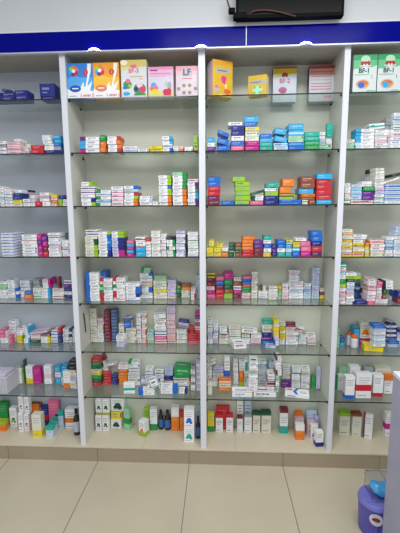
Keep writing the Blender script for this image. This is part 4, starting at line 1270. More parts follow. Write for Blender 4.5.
f 2168 1773 11394 496 552 270 -1.7 0 H 4 4 1
f 2192 1840 11673 496 540 270 -1.5 0 C 4 5 0
f 2746 1860 10559 553 520 172 -1.3 0 J 5 1 0
f 2755 1800 10740 553 538 172 -1.2 0 J 5 2 0
f 2743 1819 10921 553 538 172 1.1 0 G 5 3 1
f 2745 1821 11103 553 538 172 -1.5 0 G 5 4 1
f 2777 1854 11284 553 526 172 1.5 0 O=R 5 5 1
f 2766 1793 11465 553 538 172 0.9 0 B 5 6 0
f 2745 1844 11647 553 536 172 -0.8 0 B 5 7 1
f 2781 1805 11828 553 538 172 1.0 0 P 5 8 0
f 3285 1839 10559 378 500 184 -0.0 0 C 6 1 0
f 3282 1832 10752 378 500 184 0.2 0 C 6 2 0
f 3286 1876 10945 378 500 184 -0.6 0 W 6 3 0
f 3290 1836 11139 378 500 184 0.1 0 C 6 4 0
f 3274 1883 11332 378 497 184 -1.2 0 C 6 5 0
f 3276 1826 11525 378 500 184 -0.8 0 W 6 6 0
f 3287 1838 11719 378 500 184 -1.5 0 C 6 7 0
f 3302 1845 11912 378 500 184 -1.1 0 C 6 8 0
f 3281 1887 12105 378 493 184 1.0 0 W 6 9 0
f 3874 1864 10559 633 500 149 -0.7 0 W 7 1 0
f 3856 1825 10717 633 500 149 0.7 0 W 7 2 0
f 3871 1893 10875 633 487 149 1.3 0 W 7 3 0
f 3872 1884 11034 271 496 181 -0.8 0 W<H 7 4 0
f 3868 1833 11224 271 500 181 1.7 0 W<H 7 5 0
f 4458 1534 10559 543 280 163 1.9 0 C 8 1 0
f 4463 1537 10730 543 280 163 1.4 0 C 8 2 1
f 4463 1569 10902 543 280 163 1.5 0 W 8 3 0
f 4450 1542 11074 543 280 163 0.3 0 W 8 4 0
f 4445 1575 11246 543 280 163 -0.1 0 C 8 5 0
f 4883 1690 10559 177 640 198 -1.4 0 E 9 1 0
f 4899 1753 10766 177 627 198 1.2 0 E 9 2 0
f 4911 1725 10973 177 640 198 1.2 0 L 9 3 1
f 4888 1710 11180 177 640 198 1.6 0 Y 9 4 1
f 5242 1739 10559 404 631 192 0.3 0 J 10 1 0
f 5233 1734 10760 404 631 192 1.2 0 J 10 2 0
f 5270 1722 10960 404 631 192 1.6 0 W 10 3 1
f 5232 1761 11161 404 619 192 0.7 0 J 10 4 1
f 5266 1725 11362 404 631 192 0.3 0 W 10 5 0
f 5967 1838 10559 924 500 178 -1.3 0 W 11 1 1
f 5964 1890 10746 924 490 178 -1.1 0 W 11 2 1
f 5955 1861 10933 924 500 178 -0.8 0 Q 11 3 1
f 5968 1843 11120 924 500 178 1.1 0 W 11 4 0
f 5949 1832 11307 924 500 178 1.8 0 W 11 5 0
f 5937 1828 11494 924 500 178 -1.9 0 W 11 6 0
f 5836 1822 11682 657 500 173 -1.4 0 W 11 7 1
f 5862 1840 11863 657 500 173 0.9 0 W 11 8 0
f 5830 1821 12045 657 500 173 -2.0 0 J 11 9 0
f 5826 1896 12227 657 484 173 -0.2 0 W 11 10 0
f 6683 1824 10559 429 500 188 0.6 0 Q 12 1 0
f 6686 1834 10755 429 500 188 -0.3 0 Q 12 2 0
f 6703 1847 10952 429 500 188 0.2 0 Q=B 12 3 0
f 6680 1865 11149 429 500 188 -1.8 0 Q 12 4 0
f 6712 1894 11346 429 486 188 0.3 0 W 12 5 0
f 7198 1852 10559 451 500 174 1.0 0 Q 13 1 0
f 7202 1877 10742 451 500 174 -0.2 0 Q 13 2 0
f 7194 1878 10925 451 500 174 -1.3 0 I 13 3 0
f 7192 1839 11108 451 500 174 -1.2 0 I 13 4 0
f 7215 1845 11291 451 500 174 0.9 0 Q 13 5 0
f 7179 1894 11474 451 486 174 -0.1 0 I 13 6 0
f 7209 1828 11657 451 500 174 0.4 0 I 13 7 0
f 7212 1843 11841 451 500 174 -1.6 0 Q 13 8 0
f 7194 1882 12024 451 498 174 1.0 0 I 13 9 0
f 7179 1846 12207 451 500 174 1.7 0 I 13 10 0
f 7189 1827 12390 451 500 174 1.5 0 Q 13 11 0
f 7624 1856 10559 267 500 210 0.8 0 Y 14 1 0
f 7621 1887 10778 267 493 210 -1.2 0 M 14 2 0
f 7620 1894 10997 267 486 210 1.2 0 C 14 3 0
cell 3 6
f 402 1852 7437 330 500 191 1.9 0 W 1 1 0
f 422 1884 7637 330 496 191 0.0 0 W 1 2 0
f 418 1890 7837 330 490 191 0.0 0 I 1 3 0
f 384 1869 8038 330 500 191 -1.5 0 I 1 4 0
f 393 1865 8238 330 500 191 0.0 0 W 1 5 0
f 407 1886 8438 330 494 191 1.8 0 W=S 1 6 0
f 392 1896 8638 330 484 191 -0.7 0 W=S 1 7 0
f 394 1880 8838 330 500 191 1.9 0 W 1 8 0
f 773 1884 7437 306 496 176 1.3 0 I 2 1 0
f 765 1869 7622 306 500 176 1.8 0 I 2 2 0
f 752 1830 7808 306 500 176 1.5 0 W 2 3 0
f 776 1854 7993 306 500 176 1.2 0 W 2 4 0
f 770 1831 8178 306 500 176 -0.6 0 I 2 5 0
f 784 1871 8363 306 500 176 -0.0 0 W 2 6 0
f 751 1900 8548 306 480 176 -1.7 0 W 2 7 0
f 763 1883 8733 306 497 176 1.8 0 W 2 8 0
f 1314 1851 7437 628 500 198 1.0 0 C 3 1 0
f 1313 1866 7644 628 500 198 1.1 0 C 3 2 0
f 1308 1863 7852 628 500 198 -1.0 0 J 3 3 0
f 1275 1829 8059 471 500 207 -1.6 0 W_K 3 4 0
f 1268 1824 8275 471 500 207 1.5 0 W 3 5 0
f 2040 1857 7437 763 500 184 -1.0 0 C 4 1 0
f 2052 1869 7631 763 500 184 -1.2 0 C 4 2 0
f 2055 1898 7824 763 482 184 -1.4 0 W=G 4 3 1
f 2041 1836 8018 763 500 184 -1.6 0 W=G 4 4 1
f 2032 1897 8211 763 483 184 1.9 0 C 4 5 0
f 2033 1887 8405 763 493 184 0.3 0 C 4 6 0
f 2344 882 7437 830 800 368 12.0 0 W=J 5 0 0
f 2790 1829 7437 505 500 203 0.6 0 W 6 1 1
f 2781 1876 7650 505 500 203 -1.1 0 W 6 2 0
f 2758 1870 7862 505 500 203 -0.8 0 C 6 3 0
f 2979 1868 8074 1035 500 328 1.0 6 W 6 4 1
f 3412 1878 7437 682 500 206 1.9 0 J 7 1 0
f 3428 1866 7652 682 500 206 -0.7 0 J 7 2 0
f 3449 1838 7867 682 500 206 -1.6 0 W 7 3 1
f 4139 1776 7437 615 579 265 0.3 0 B 8 1 1
f 4126 1815 7711 615 565 265 0.1 0 N=P 8 2 1
f 4134 1801 7985 615 579 265 -1.8 0 N 8 3 1
f 4157 1808 8260 615 572 265 -1.0 0 C 8 4 1
f 4137 1744 8534 615 579 265 1.2 0 C 8 5 0
f 4160 1789 8808 615 579 265 1.9 0 T 8 6 0
f 4297 1032 7437 640 400 191 -8.0 0 I 9 1 0
f 4661 1062 7637 275 1050 175 1.7 0 W<B 9 2 0
f 4643 1035 7822 275 1050 175 -1.9 0 W<B 9 3 0
f 4665 1001 8006 275 1050 175 0.3 0 J 9 4 0
f 4649 1008 8190 275 1050 175 -0.6 0 J 9 5 0
f 4627 995 8374 308 1050 227 -0.4 0 Y 9 6 1
f 4631 1052 8611 308 1050 227 0.8 0 Y 9 7 0
f 4656 1064 8847 308 1050 227 -1.0 0 C 9 8 0
f 4641 1050 9084 308 1050 227 1.2 0 Y 9 9 0
f 5155 1847 7437 347 500 173 0.5 0 W 10 1 0
f 5163 1893 7620 347 487 173 -0.3 0 W 10 2 0
f 5180 1825 7802 347 500 173 1.6 0 Y 10 3 0
f 5192 1897 7984 347 483 173 -0.6 0 Y 10 4 0
f 5185 1899 8167 347 481 173 -1.6 0 W 10 5 0
f 5152 1873 8349 347 500 173 2.0 0 Y 10 6 1
f 5150 1887 8532 347 493 173 0.6 0 Y 10 7 1
f 5170 1831 8714 347 500 173 0.0 0 C 10 8 0
f 5788 1836 7437 780 160 204 1.6 0 W 11 1 0
f 5799 1833 7651 780 160 204 0.5 0 W 11 2 0
f 5792 1895 7864 780 160 204 1.9 0 J 11 3 0
f 5805 1824 8078 780 160 204 -0.3 0 W 11 4 0
f 5662 1880 8291 602 160 159 -1.7 0 J 11 5 0
f 5691 1869 8459 602 160 159 0.6 0 J 11 6 0
f 5697 1890 8626 602 160 159 0.9 0 M 11 7 0
f 5683 1864 8794 602 160 159 0.1 0 M 11 8 0
f 6122 2006 7437 684 330 176 0.8 0 W 12 1 0
f 6138 2026 7622 684 330 176 1.4 0 C 12 2 0
f 6137 2048 7807 684 330 176 1.2 0 W 12 3 0
f 6157 2009 7992 684 330 176 0.4 0 I 12 4 0
f 6141 2037 8177 684 330 176 -1.7 0 J 12 5 0
f 6142 2005 8362 941 330 138 -1.0 18 W 12 6 0
f 6499 1883 7437 485 160 160 -0.5 0 W 13 1 0
f 6491 1855 7607 485 160 160 0.1 0 W 13 2 0
f 6476 1848 7776 485 160 160 1.8 0 W<E 13 3 0
f 6503 1830 7945 485 160 160 -1.5 0 W<E 13 4 0
f 7087 1855 7437 554 500 219 0.6 0 W=K 14 1 1
f 7075 1868 7665 554 500 219 1.6 0 J 14 2 0
f 7056 1889 7893 554 491 219 -1.0 0 W 14 3 0
cell 3 7
f 535 1844 4385 681 500 190 0.1 0 W 2 1 0
f 567 1866 4584 681 500 190 1.9 0 W 2 2 0
f 540 1850 4782 681 500 190 0.3 0 J 2 3 0
f 941 1876 4981 717 500 165 0.0 0 C 2 4 0
f 920 1883 5155 717 497 165 1.2 0 C 2 5 1
f 918 1885 5329 717 495 165 -2.0 0 I=V 2 6 0
f 945 1870 5504 717 500 165 -0.8 0 I=V 2 7 0
f 345 1841 4981 302 500 202 0.5 0 W 2 8 0
f 365 1885 5192 302 495 202 -1.3 0 W 2 9 0
f 369 1844 5403 302 500 202 -1.8 0 W 2 10 0
f 350 1829 5614 302 500 202 -1.4 0 C 2 11 1
f 504 1898 5826 551 482 205 -0.6 -20 W 2 12 1
f 536 1854 6054 551 500 205 0.0 -20 C 2 13 1
u 404 717 4385 257 400 694 -1.0 0 C 1 0 1
u 1529 1820 4385 360 400 2109 1.8 0 W=B 4 0 1
f 1359 1294 4385 779 500 249 1.1 0 O 3 1 1
f 1387 1225 4643 779 500 249 1.9 0 C=O 3 2 0
f 1378 1263 4901 779 500 249 0.3 0 O=W 3 3 0
f 2125 1896 4385 314 484 173 1.9 0 W 5 1 0
f 2147 1831 4567 314 500 173 0.1 0 W 5 2 0
f 2136 1835 4750 314 500 173 1.6 0 W 5 3 0
f 2139 1830 4932 314 500 173 -0.8 0 W 5 4 0
f 2135 1891 5115 314 489 173 2.0 0 W 5 5 0
f 2118 1887 5297 314 493 173 0.3 0 W 5 6 0
f 2121 1839 5480 314 500 173 -1.6 0 W 5 7 0
f 2107 1854 5662 314 500 173 -1.5 0 W 5 8 0
f 2114 1846 5844 314 500 173 -1.5 0 W 5 9 0
f 2114 1841 6027 314 500 173 1.9 0 W 5 10 1
f 2124 1869 6209 314 500 173 0.2 0 W 5 11 0
u 2488 1820 4385 279 500 1140 1.8 0 O_L 7 1 1
f 2629 1894 5534 550 486 184 1.5 0 C>T 7 2 0
f 2625 1890 5727 550 490 184 -0.7 0 W>T 7 3 1
f 2626 1846 5921 571 500 200 1.7 0 W>T 7 4 0
f 2611 1900 6130 571 480 200 -1.1 0 W 7 5 0
f 2795 1879 4385 244 500 183 0.3 0 W 8 1 0
f 2790 1830 4577 244 500 183 1.5 0 W 8 2 0
f 2789 1861 4770 244 500 183 1.3 0 E 8 3 0
f 2802 1858 4962 244 500 183 -1.3 0 E 8 4 0
f 2821 1868 5154 244 500 183 0.7 0 W 8 5 1
f 2798 1877 5347 244 500 183 -0.5 0 W 8 6 0
f 2458 334 4385 1251 700 420 1.0 0 W 6 1 0
f 3141 381 4814 547 1050 191 1.5 0 W=J 6 2 0
f 3148 373 5014 547 1050 191 1.7 0 W=J 6 3 0
f 3154 398 5214 547 1050 191 -1.0 0 W 6 4 0
f 3164 380 5415 547 1050 191 0.3 0 W 6 5 0
f 3176 333 5615 524 1050 188 -1.9 0 W 6 6 0
f 3151 391 5812 524 1050 188 -0.4 0 W 6 7 0
f 3176 355 6010 524 1050 188 1.5 0 E 6 8 0
f 3182 350 6207 524 1050 188 0.6 0 W 6 9 1
f 3159 395 6404 524 1050 188 -1.4 0 W 6 10 0
f 3190 363 6601 524 1050 188 -1.4 0 W 6 11 0
f 3936 1836 4385 506 500 176 0.7 0 W=P 10 1 0
f 3905 1831 4570 506 500 176 1.2 0 W=P 10 2 0
f 3932 1891 4756 506 489 176 0.7 0 W 10 3 0
f 3921 1833 4941 506 500 176 2.0 0 W 10 4 0
f 3908 1871 5127 506 500 176 -1.9 0 Q 10 5 0
f 3907 1862 5312 506 500 176 -0.1 0 W 10 6 0
f 3911 1851 5497 506 500 176 -1.9 0 W 10 7 0
f 3922 1848 5683 506 500 176 -1.5 0 Q 10 8 1
f 3909 1874 5868 506 500 176 1.0 0 Q 10 9 1
f 3911 1829 6054 506 500 176 0.5 0 W 10 10 0
f 3906 418 4385 1405 700 423 -1.0 0 W 9 1 0
f 4284 448 4817 418 930 171 -0.5 0 W 9 2 0
f 4286 372 4996 418 930 171 -1.5 0 W 9 3 0
f 4272 385 5176 418 930 171 -1.3 0 M=W 9 4 1
f 4268 444 5355 418 930 171 0.3 0 M=W 9 5 1
f 4285 415 5535 418 930 171 -0.9 0 W=M 9 6 0
f 4301 429 5715 418 930 171 -0.3 0 W=M 9 7 0
f 4646 370 4817 204 930 172 -1.9 0 E 9 8 0
f 4677 372 4997 204 930 172 -0.2 0 E 9 9 0
f 4668 400 5178 204 930 172 -0.8 0 W 9 10 0
f 4687 446 5359 204 930 172 1.0 0 W 9 11 0
f 4669 446 5539 204 930 172 0.8 0 E 9 12 0
f 4655 381 5720 204 930 172 -1.4 0 E 9 13 0
f 4386 1351 4385 330 1000 180 0.4 0 W 11 1 0
f 4390 1327 4574 330 1000 180 -0.7 0 C 11 2 0
f 4401 1390 4763 330 990 180 1.6 0 W 11 3 0
f 4417 1341 4951 330 1000 180 1.3 0 I 11 4 0
f 4394 1367 5140 330 1000 180 0.1 0 J 11 5 0
f 4391 1363 5329 330 1000 180 -0.9 0 W 11 6 1
f 4428 1339 5518 280 1000 408 1.1 15 C 11 7 0
f 4401 1321 5950 280 1000 408 -0.2 15 Q 11 8 0
f 4754 421 5901 341 930 188 -1.0 0 W<M 9 14 0
f 4738 396 6098 341 930 188 0.6 0 W<M 9 15 0
f 4728 383 6294 341 930 188 2.0 0 W 9 16 0
f 4717 381 6491 341 930 188 -0.7 0 W 9 17 1
f 4730 414 6688 341 930 188 -0.0 0 W 9 18 0
f 4722 436 6885 341 930 188 0.8 0 W<M 9 19 0
f 5513 2004 4385 469 330 176 -1.6 0 W 13 1 0
f 5528 2041 4570 469 330 176 0.9 0 W 13 2 0
f 5516 2059 4756 469 321 176 1.6 0 W 13 3 0
f 5526 2000 4941 469 330 176 -1.3 0 C 13 4 0
f 5537 1995 5126 469 330 176 0.5 0 C 13 5 0
f 5537 1992 5312 469 330 176 -1.4 0 C 13 6 0
f 5516 2025 5497 469 330 176 1.4 0 W=S 13 7 1
f 5541 2021 5682 469 330 176 -2.0 0 W=S 13 8 0
f 5488 1863 4385 659 160 515 -1.2 0 V 12 0 1
f 6151 1895 4385 556 485 193 -0.8 0 W 14 1 0
f 6156 1874 4587 556 500 193 1.7 0 W 14 2 0
f 6141 1867 4788 556 500 193 0.6 0 C 14 3 0
f 6144 1828 4990 556 500 193 -0.7 0 W 14 4 0
f 6154 1876 5191 556 500 193 1.9 0 W 14 5 1
f 6168 1854 5393 556 500 193 2.0 0 W_K 14 6 0
f 6180 1855 5594 556 500 193 -0.1 0 W 14 7 0
f 6763 1828 4385 543 500 194 0.6 0 W 15 1 0
f 6772 1858 4588 543 500 194 0.3 0 W 15 2 0
f 6781 1870 4791 543 500 194 0.8 0 W 15 3 0
f 6780 1879 4994 543 500 194 -0.2 0 W 15 4 0
f 6783 1896 5197 543 484 194 -1.7 0 C 15 5 0
f 6785 1833 5399 543 500 194 1.5 0 C 15 6 1
f 6769 1882 5602 543 498 194 -0.6 0 W 15 7 1
u 7289 1820 4385 228 300 883 -0.9 0 G 16 0 1
u 7611 1820 4385 270 300 1486 -1.3 0 I 17 0 1
cell 3 8
u 437 1820 1072 443 355 1345 -1.5 0 Y_G 1 0 1
u 1009 1805 1072 492 305 1273 -1.5 0 W^R18 2 0 1
u 1723 1820 1072 478 290 1307 -1.3 0 W^R18 4 0 1
u 1251 2130 1072 932 330 1680 1.3 0 R 3 0 1
u 2428 1820 1072 378 290 1191 0.2 0 W^M15 5 0 1
u 2984 1820 1072 500 290 1336 1.4 0 W^S15 7 0 1
u 2453 2130 1072 442 330 2144 1.9 0 W 6 0 1
u 2987 2130 1072 466 330 2155 -0.2 0 Q 8 0 1
u 3564 1820 1072 510 405 1481 -1.3 0 C^D14 9 0 1
u 4226 1820 1072 656 514 1496 1.6 0 C^D14 10 0 1
u 5415 1820 1072 542 429 1784 -1.5 0 W_T^M16 11 0 1
u 6363 1122 1072 573 400 1075 0.1 0 O^W40 12 0 1
u 6462 1820 1072 577 290 1152 1.4 0 O^J 13 0 1
u 6472 2130 1072 535 300 1421 -1.5 0 H^O 14 0 1
u 7476 404 1072 488 400 1020 8.0 0 W_N 19 0 1
u 7291 1100 1072 476 300 1085 -0.9 0 W*B 17 0 1
u 7197 1598 1072 483 300 1040 0.6 0 J*R 15 0 1
u 7208 1958 1072 457 162 1286 -1.6 0 I 16 0 1
u 7610 1820 1072 271 250 1245 1.5 0 I*P 20 0 1
u 7332 2130 1072 726 200 1494 1.0 0 Q 18 0 1
cell 4 2
f 8413 302 19616 422 800 171 -1.4 0 E 1 1 0
f 8426 283 19795 422 800 171 -0.5 0 E 1 2 0
f 8425 277 19975 422 800 171 -1.8 0 C 1 3 1
f 9205 243 19616 1016 800 174 0.3 0 W<Q 2 1 1
f 9184 273 19799 1016 800 174 -0.3 0 W<Q 2 2 1
f 9205 291 19982 1016 800 174 -0.6 0 W<A 2 3 1
f 9184 302 20165 1016 800 174 -1.7 0 W<A 2 4 1
f 9200 298 20348 1016 800 174 0.5 0 W<A 2 5 1
f 9175 247 20531 1016 800 174 0.6 0 W<A 2 6 1
f 10296 651 19616 759 800 179 1.9 0 W 3 1 1
f 10292 634 19804 759 800 179 1.8 0 W 3 2 1
f 10272 609 19992 759 800 179 -0.4 0 J 3 3 1
f 10262 645 20180 759 800 179 0.1 0 W 3 4 1
f 10270 649 20369 759 800 179 -0.1 0 W 3 5 1
f 10292 663 20557 759 800 179 1.2 0 W 3 6 1
f 11107 248 19616 971 340 199 0.3 0 W 4 1 1
f 11106 256 19824 971 340 199 -0.5 0 W 4 2 1
f 11100 262 20032 971 340 199 -1.7 0 W 4 3 1
f 11089 273 20240 971 340 199 1.1 0 J 4 4 1
f 11120 308 20447 971 340 199 1.6 0 W 4 5 1
f 9990 679 20745 858 600 317 0.0 -4 W=T 3 7 0
f 11063 242 20655 719 340 170 0.9 0 W=T 4 6 0
f 11073 268 20834 719 340 170 0.4 0 W=T 4 7 0
f 11040 315 21013 719 340 170 -0.3 0 Q 4 8 0
f 11056 258 21191 719 340 170 1.5 0 Q 4 9 0
f 11078 273 21370 719 340 170 0.1 0 W 4 10 0
f 10579 656 20745 303 800 204 0.5 0 S 3 8 0
f 10604 601 20959 303 800 204 0.0 0 S 3 9 0
f 10609 602 21172 303 800 204 0.5 0 S 3 10 0
cell 4 3
f 8383 249 16534 312 800 193 -0.8 0 W_G 1 1 0
f 8409 257 16736 312 800 193 -0.1 0 W_G 1 2 0
f 8405 249 16937 312 800 193 -1.9 0 C 1 3 0
f 8393 290 17139 312 800 193 -1.8 0 W 1 4 0
f 8403 301 17341 312 800 193 0.4 0 W 1 5 0
f 8377 314 17542 312 800 193 -1.1 0 C 1 6 1
f 9245 320 16534 1286 800 228 0.2 0 W=R 2 1 1
f 8898 284 16771 577 800 215 0.4 0 Q 2 2 1
f 8899 275 16995 577 800 215 -0.7 0 Q=A 2 3 1
f 8900 320 17219 577 800 215 -1.5 0 Q=A 2 4 1
f 8895 301 17442 577 800 215 -1.2 0 Q 2 5 1
f 9535 245 16771 639 800 242 1.3 0 V 2 6 1
f 9529 307 17022 639 800 242 1.2 0 V 2 7 1
f 9569 249 17273 639 800 242 1.2 0 G 2 8 1
f 9458 249 17523 544 800 141 1.4 0 W 2 9 1
f 9461 299 17673 544 800 141 1.9 0 W 2 10 0
f 10200 274 16534 511 800 174 1.6 0 W=T 4 1 0
f 10207 319 16718 511 800 174 0.8 0 W=T 4 2 0
f 10198 244 16901 511 800 174 1.6 0 W 4 3 0
f 10212 251 17084 511 800 174 0.8 0 I 4 4 0
f 10191 275 17268 511 800 174 -1.4 0 I 4 5 0
f 10182 277 17451 511 800 174 0.9 0 W 4 6 0
f 10144 308 17635 473 800 145 1.6 0 W 4 7 0
f 10145 260 17788 473 800 145 1.1 0 C 4 8 1
f 10145 249 17942 473 800 145 -1.9 0 W 4 9 0
f 10153 254 18096 473 800 145 1.5 0 C 4 10 0
f 10154 274 18250 473 800 145 0.1 0 W 4 11 1
f 10116 246 18404 473 800 145 1.4 0 C 4 12 0
f 10047 1141 16534 164 800 194 -1.2 0 W 3 1 0
f 10023 1181 16737 164 800 194 -0.9 0 C 3 2 0
f 10022 1186 16940 164 800 194 -0.7 0 W 3 3 0
f 10027 1165 17143 164 800 194 -0.5 0 I 3 4 0
f 10043 1157 17346 164 800 194 0.2 0 J 3 5 0
f 10031 1160 17549 164 800 194 1.8 0 W 3 6 0
f 10029 1153 17752 164 800 194 -0.2 0 C 3 7 0
f 10040 1147 17954 164 800 194 0.5 0 W 3 8 0
f 10061 1132 18157 164 800 194 -0.2 0 I 3 9 0
f 10042 1198 18360 225 800 226 -2.0 0 K 3 10 1
f 11164 295 16534 1283 800 167 -0.5 0 W 5 1 1
f 11153 298 16710 1282 800 224 -1.0 0 Q=B 5 2 1
f 11134 291 16944 1282 800 224 1.9 0 Q=B 5 3 1
f 11151 315 17177 1282 800 224 0.1 0 Q=B 5 4 1
f 11161 293 17410 1282 800 224 1.1 0 Q=B 5 5 1
f 10837 292 17643 927 800 131 0.7 -18 W 5 6 1
f 11189 297 18006 836 800 181 -1.0 -12 K 5 7 1
cell 4 4
f 8523 289 13481 581 800 193 0.0 0 Y=P 1 1 1
f 8511 268 13683 581 800 193 -1.0 0 C 1 2 1
f 8524 257 13885 581 800 193 -0.6 0 Y=P 1 3 1
f 8510 280 14087 581 800 193 -1.6 0 C 1 4 1
f 8496 301 14288 581 800 193 -1.4 0 Y=P 1 5 1
f 8505 249 14490 581 800 193 -1.7 0 C 1 6 1
f 8527 275 14692 581 800 193 -0.1 0 Y=P 1 7 1
f 8487 253 14894 581 800 193 0.1 0 C 1 8 0
f 8199 314 15096 81 800 196 1.8 0 K 1 9 1
f 9179 281 13481 638 800 241 -1.1 0 Y=P 2 1 1
f 9198 251 13731 638 800 241 -0.8 0 C 2 2 1
f 9170 299 13981 638 800 241 1.5 0 Y=V 2 3 1
f 9181 266 14230 638 800 241 1.7 0 C 2 4 0
f 9207 301 14480 786 800 134 -0.7 0 W 2 5 1
f 9243 261 14624 786 800 134 1.5 0 W 2 6 0
f 9688 265 13481 219 800 197 -1.2 0 Y 3 1 1
f 9678 246 13687 219 800 197 0.3 0 C 3 2 0
f 9664 293 13893 219 800 197 -1.6 0 Y 3 3 0
f 9681 261 14099 219 800 197 0.3 0 O 3 4 1
f 10298 253 13481 785 800 171 -0.7 0 C 4 1 1
f 10298 295 13661 785 800 171 1.6 0 C 4 2 1
f 10268 271 13841 785 800 171 -0.6 0 W=J 4 3 1
f 10305 280 14021 785 800 171 -0.7 0 W 4 4 1
f 10217 253 14201 799 800 268 -0.2 0 J=O 4 5 0
f 10950 242 13481 412 800 184 0.5 0 W 5 1 0
f 10974 273 13674 412 800 184 -0.2 0 W 5 2 0
f 10974 316 13867 412 800 184 1.8 0 A=S 5 3 1
f 10968 255 14060 412 800 184 -0.6 0 Q 5 4 0
f 10950 304 14253 412 800 184 1.1 0 Q 5 5 1
f 10971 252 14446 412 800 184 -1.1 0 W 5 6 0
f 11615 267 13481 740 800 189 0.4 0 W 6 1 0
f 11590 297 13679 740 800 189 -2.0 0 W 6 2 0
f 11607 313 13878 740 800 189 0.8 0 Q 6 3 0
f 11587 295 14076 740 800 189 -1.2 0 Q 6 4 0
f 11605 304 14274 740 800 189 0.4 0 W 6 5 0
f 11604 295 14472 740 800 189 1.1 0 W 6 6 0
f 11611 301 14671 740 800 189 1.6 0 Q 6 7 0
f 11602 247 14869 740 800 189 -1.2 0 Q 6 8 1
f 11611 247 15067 740 800 189 1.5 0 I 6 9 0
cell 4 5
f 8879 435 10559 394 800 165 -1.4 0 W 2 1 1
f 9503 335 10559 697 800 217 0.9 0 N 3 0 1
f 10127 297 10559 371 800 185 -0.6 0 P 5 1 1
f 10806 519 10559 715 800 137 0.3 0 W 7 1 0
f 10814 494 10705 715 800 137 1.4 0 W 7 2 0
f 8469 478 10559 345 800 190 -0.3 0 W 1 1 0
f 8438 450 10758 345 800 190 -0.4 0 W 1 2 0
f 8456 417 10957 345 800 190 -0.8 0 J=P 1 3 0
f 8431 419 11156 345 800 190 -0.8 0 J=P 1 4 0
f 8451 473 11355 345 800 190 -0.5 0 W 1 5 0
f 8428 449 11554 364 800 255 1.8 0 L=Y 1 6 1
f 8404 435 11818 364 800 255 -1.4 0 G 1 7 1
f 8424 457 12082 364 800 255 1.8 0 W 1 8 0
f 8372 471 12346 362 800 224 -1.3 0 Q 1 9 0
f 8391 415 12579 362 800 224 -1.2 0 C 1 10 0
f 8394 415 12812 362 800 224 1.8 0 T=W 1 11 1
f 8922 382 10732 436 800 186 -0.3 0 W 2 2 0
f 8913 455 10927 436 800 186 0.2 0 W 2 3 0
f 8918 411 11122 436 800 186 1.0 0 J 2 4 0
f 8881 430 11317 436 800 186 -1.2 0 Q 2 5 0
f 8910 400 11512 436 800 186 -1.9 0 Q 2 6 0
f 8898 396 11707 436 800 186 0.0 0 W 2 7 0
f 8879 412 11902 436 800 186 -1.1 0 D 2 8 1
f 9846 1869 10559 256 500 461 1.0 0 B 4 1 1
f 9851 1854 11028 256 500 461 -0.9 0 B=W 4 2 1
f 9057 436 12097 854 800 177 -1.0 0 L 2 9 1
f 9036 433 12284 854 800 177 -0.9 0 W>S 2 10 0
f 10229 1864 10559 322 500 677 -1.6 0 H=C 6 1 1
f 10211 1895 11245 322 485 677 1.3 0 C 6 2 1
f 10130 359 10753 472 800 186 2.0 0 J=W 5 2 0
f 10136 350 10948 472 800 186 -0.0 0 J=W 5 3 1
f 10141 303 11143 472 800 186 1.8 0 W 5 4 1
f 10145 345 11338 472 800 186 1.8 0 J=R 5 5 1
f 10132 334 11533 472 800 186 -1.6 0 J=R 5 6 1
f 10134 287 11728 472 800 186 1.6 0 W 5 7 1
f 10137 350 11923 472 800 186 1.0 0 J 5 8 0
f 10633 517 10851 299 800 170 -0.0 0 J 7 3 0
f 10659 517 11030 299 800 170 -0.4 0 J 7 4 0
f 10652 531 11209 299 800 170 0.5 0 W 7 5 0
f 10637 522 11388 299 800 170 0.3 0 W 7 6 0
f 10625 491 11568 299 800 170 -1.4 0 P 7 7 1
f 10643 478 11747 299 800 170 1.1 0 P 7 8 1
f 10963 480 10851 197 800 299 0.8 0 H 7 9 1
f 10971 471 11159 197 800 299 0.9 0 D 7 10 1
f 11903 1858 10559 374 500 529 1.6 0 L 10 0 1
f 11637 1325 10559 321 549 271 0.5 0 W 8 0 0
f 11138 484 11466 594 800 162 1.0 0 W<K 7 11 0
f 11134 529 11638 594 800 162 -0.2 0 W<K 7 12 1
f 11114 499 11809 594 800 162 -1.3 0 W<K 7 13 1
f 11923 551 10559 362 510 380 0.5 0 M 11 1 1
f 11929 520 10947 362 510 380 0.4 0 N 11 2 1
f 11871 1091 10559 74 773 654 0.5 0 B 9 0 1
cell 4 6
u 8653 1450 7437 181 350 1186 -1.3 0 E 1 0 1
f 8983 1613 7437 260 732 263 -0.7 0 A 2 1 1
f 9000 1618 7709 260 732 263 -1.2 0 B 2 2 0
j 9680 1250 7437 429 340 826 0.3 0 jar 4 0 1
j 9499 1806 7437 282 574 868 -0.3 0 jar 3 0 1
f 9837 1544 7437 322 786 1264 -1.7 0 A 5 0 1
f 10545 1893 7437 831 487 471 -1.9 0 F 6 1 1
u 10506 1820 7918 718 500 1051 -1.7 0 C*O 6 2 1
f 10653 716 7437 1105 800 342 -8.0 0 Y 7 1 1
f 10928 671 7788 691 600 185 -0.6 0 W 7 2 1
f 10936 681 7982 691 600 185 -0.5 0 Q 7 3 0
f 10921 708 8176 691 600 185 1.6 0 W 7 4 1
f 10936 728 8371 691 600 185 1.3 0 Q 7 5 1
f 10910 676 8565 691 600 185 1.3 0 W 7 6 1
f 10931 701 8759 691 600 185 1.5 0 Q 7 7 1
f 10878 688 8953 687 800 170 -0.1 0 B 7 8 0
f 12235 1986 7437 594 390 137 -1.7 0 W 9 1 0
f 12212 1999 7584 594 381 137 0.5 0 N 9 2 0
f 12218 2001 7730 594 379 137 0.1 0 W 9 3 0
f 12239 1951 7877 594 390 137 0.5 0 N 9 4 1
f 12217 1930 8023 594 390 137 0.6 0 W 9 5 0
f 12223 1956 8169 594 390 137 -0.7 0 N 9 6 1
f 12218 1980 8316 594 390 137 1.9 0 W 9 7 0
f 12232 2005 8462 594 375 137 -0.8 0 N 9 8 1
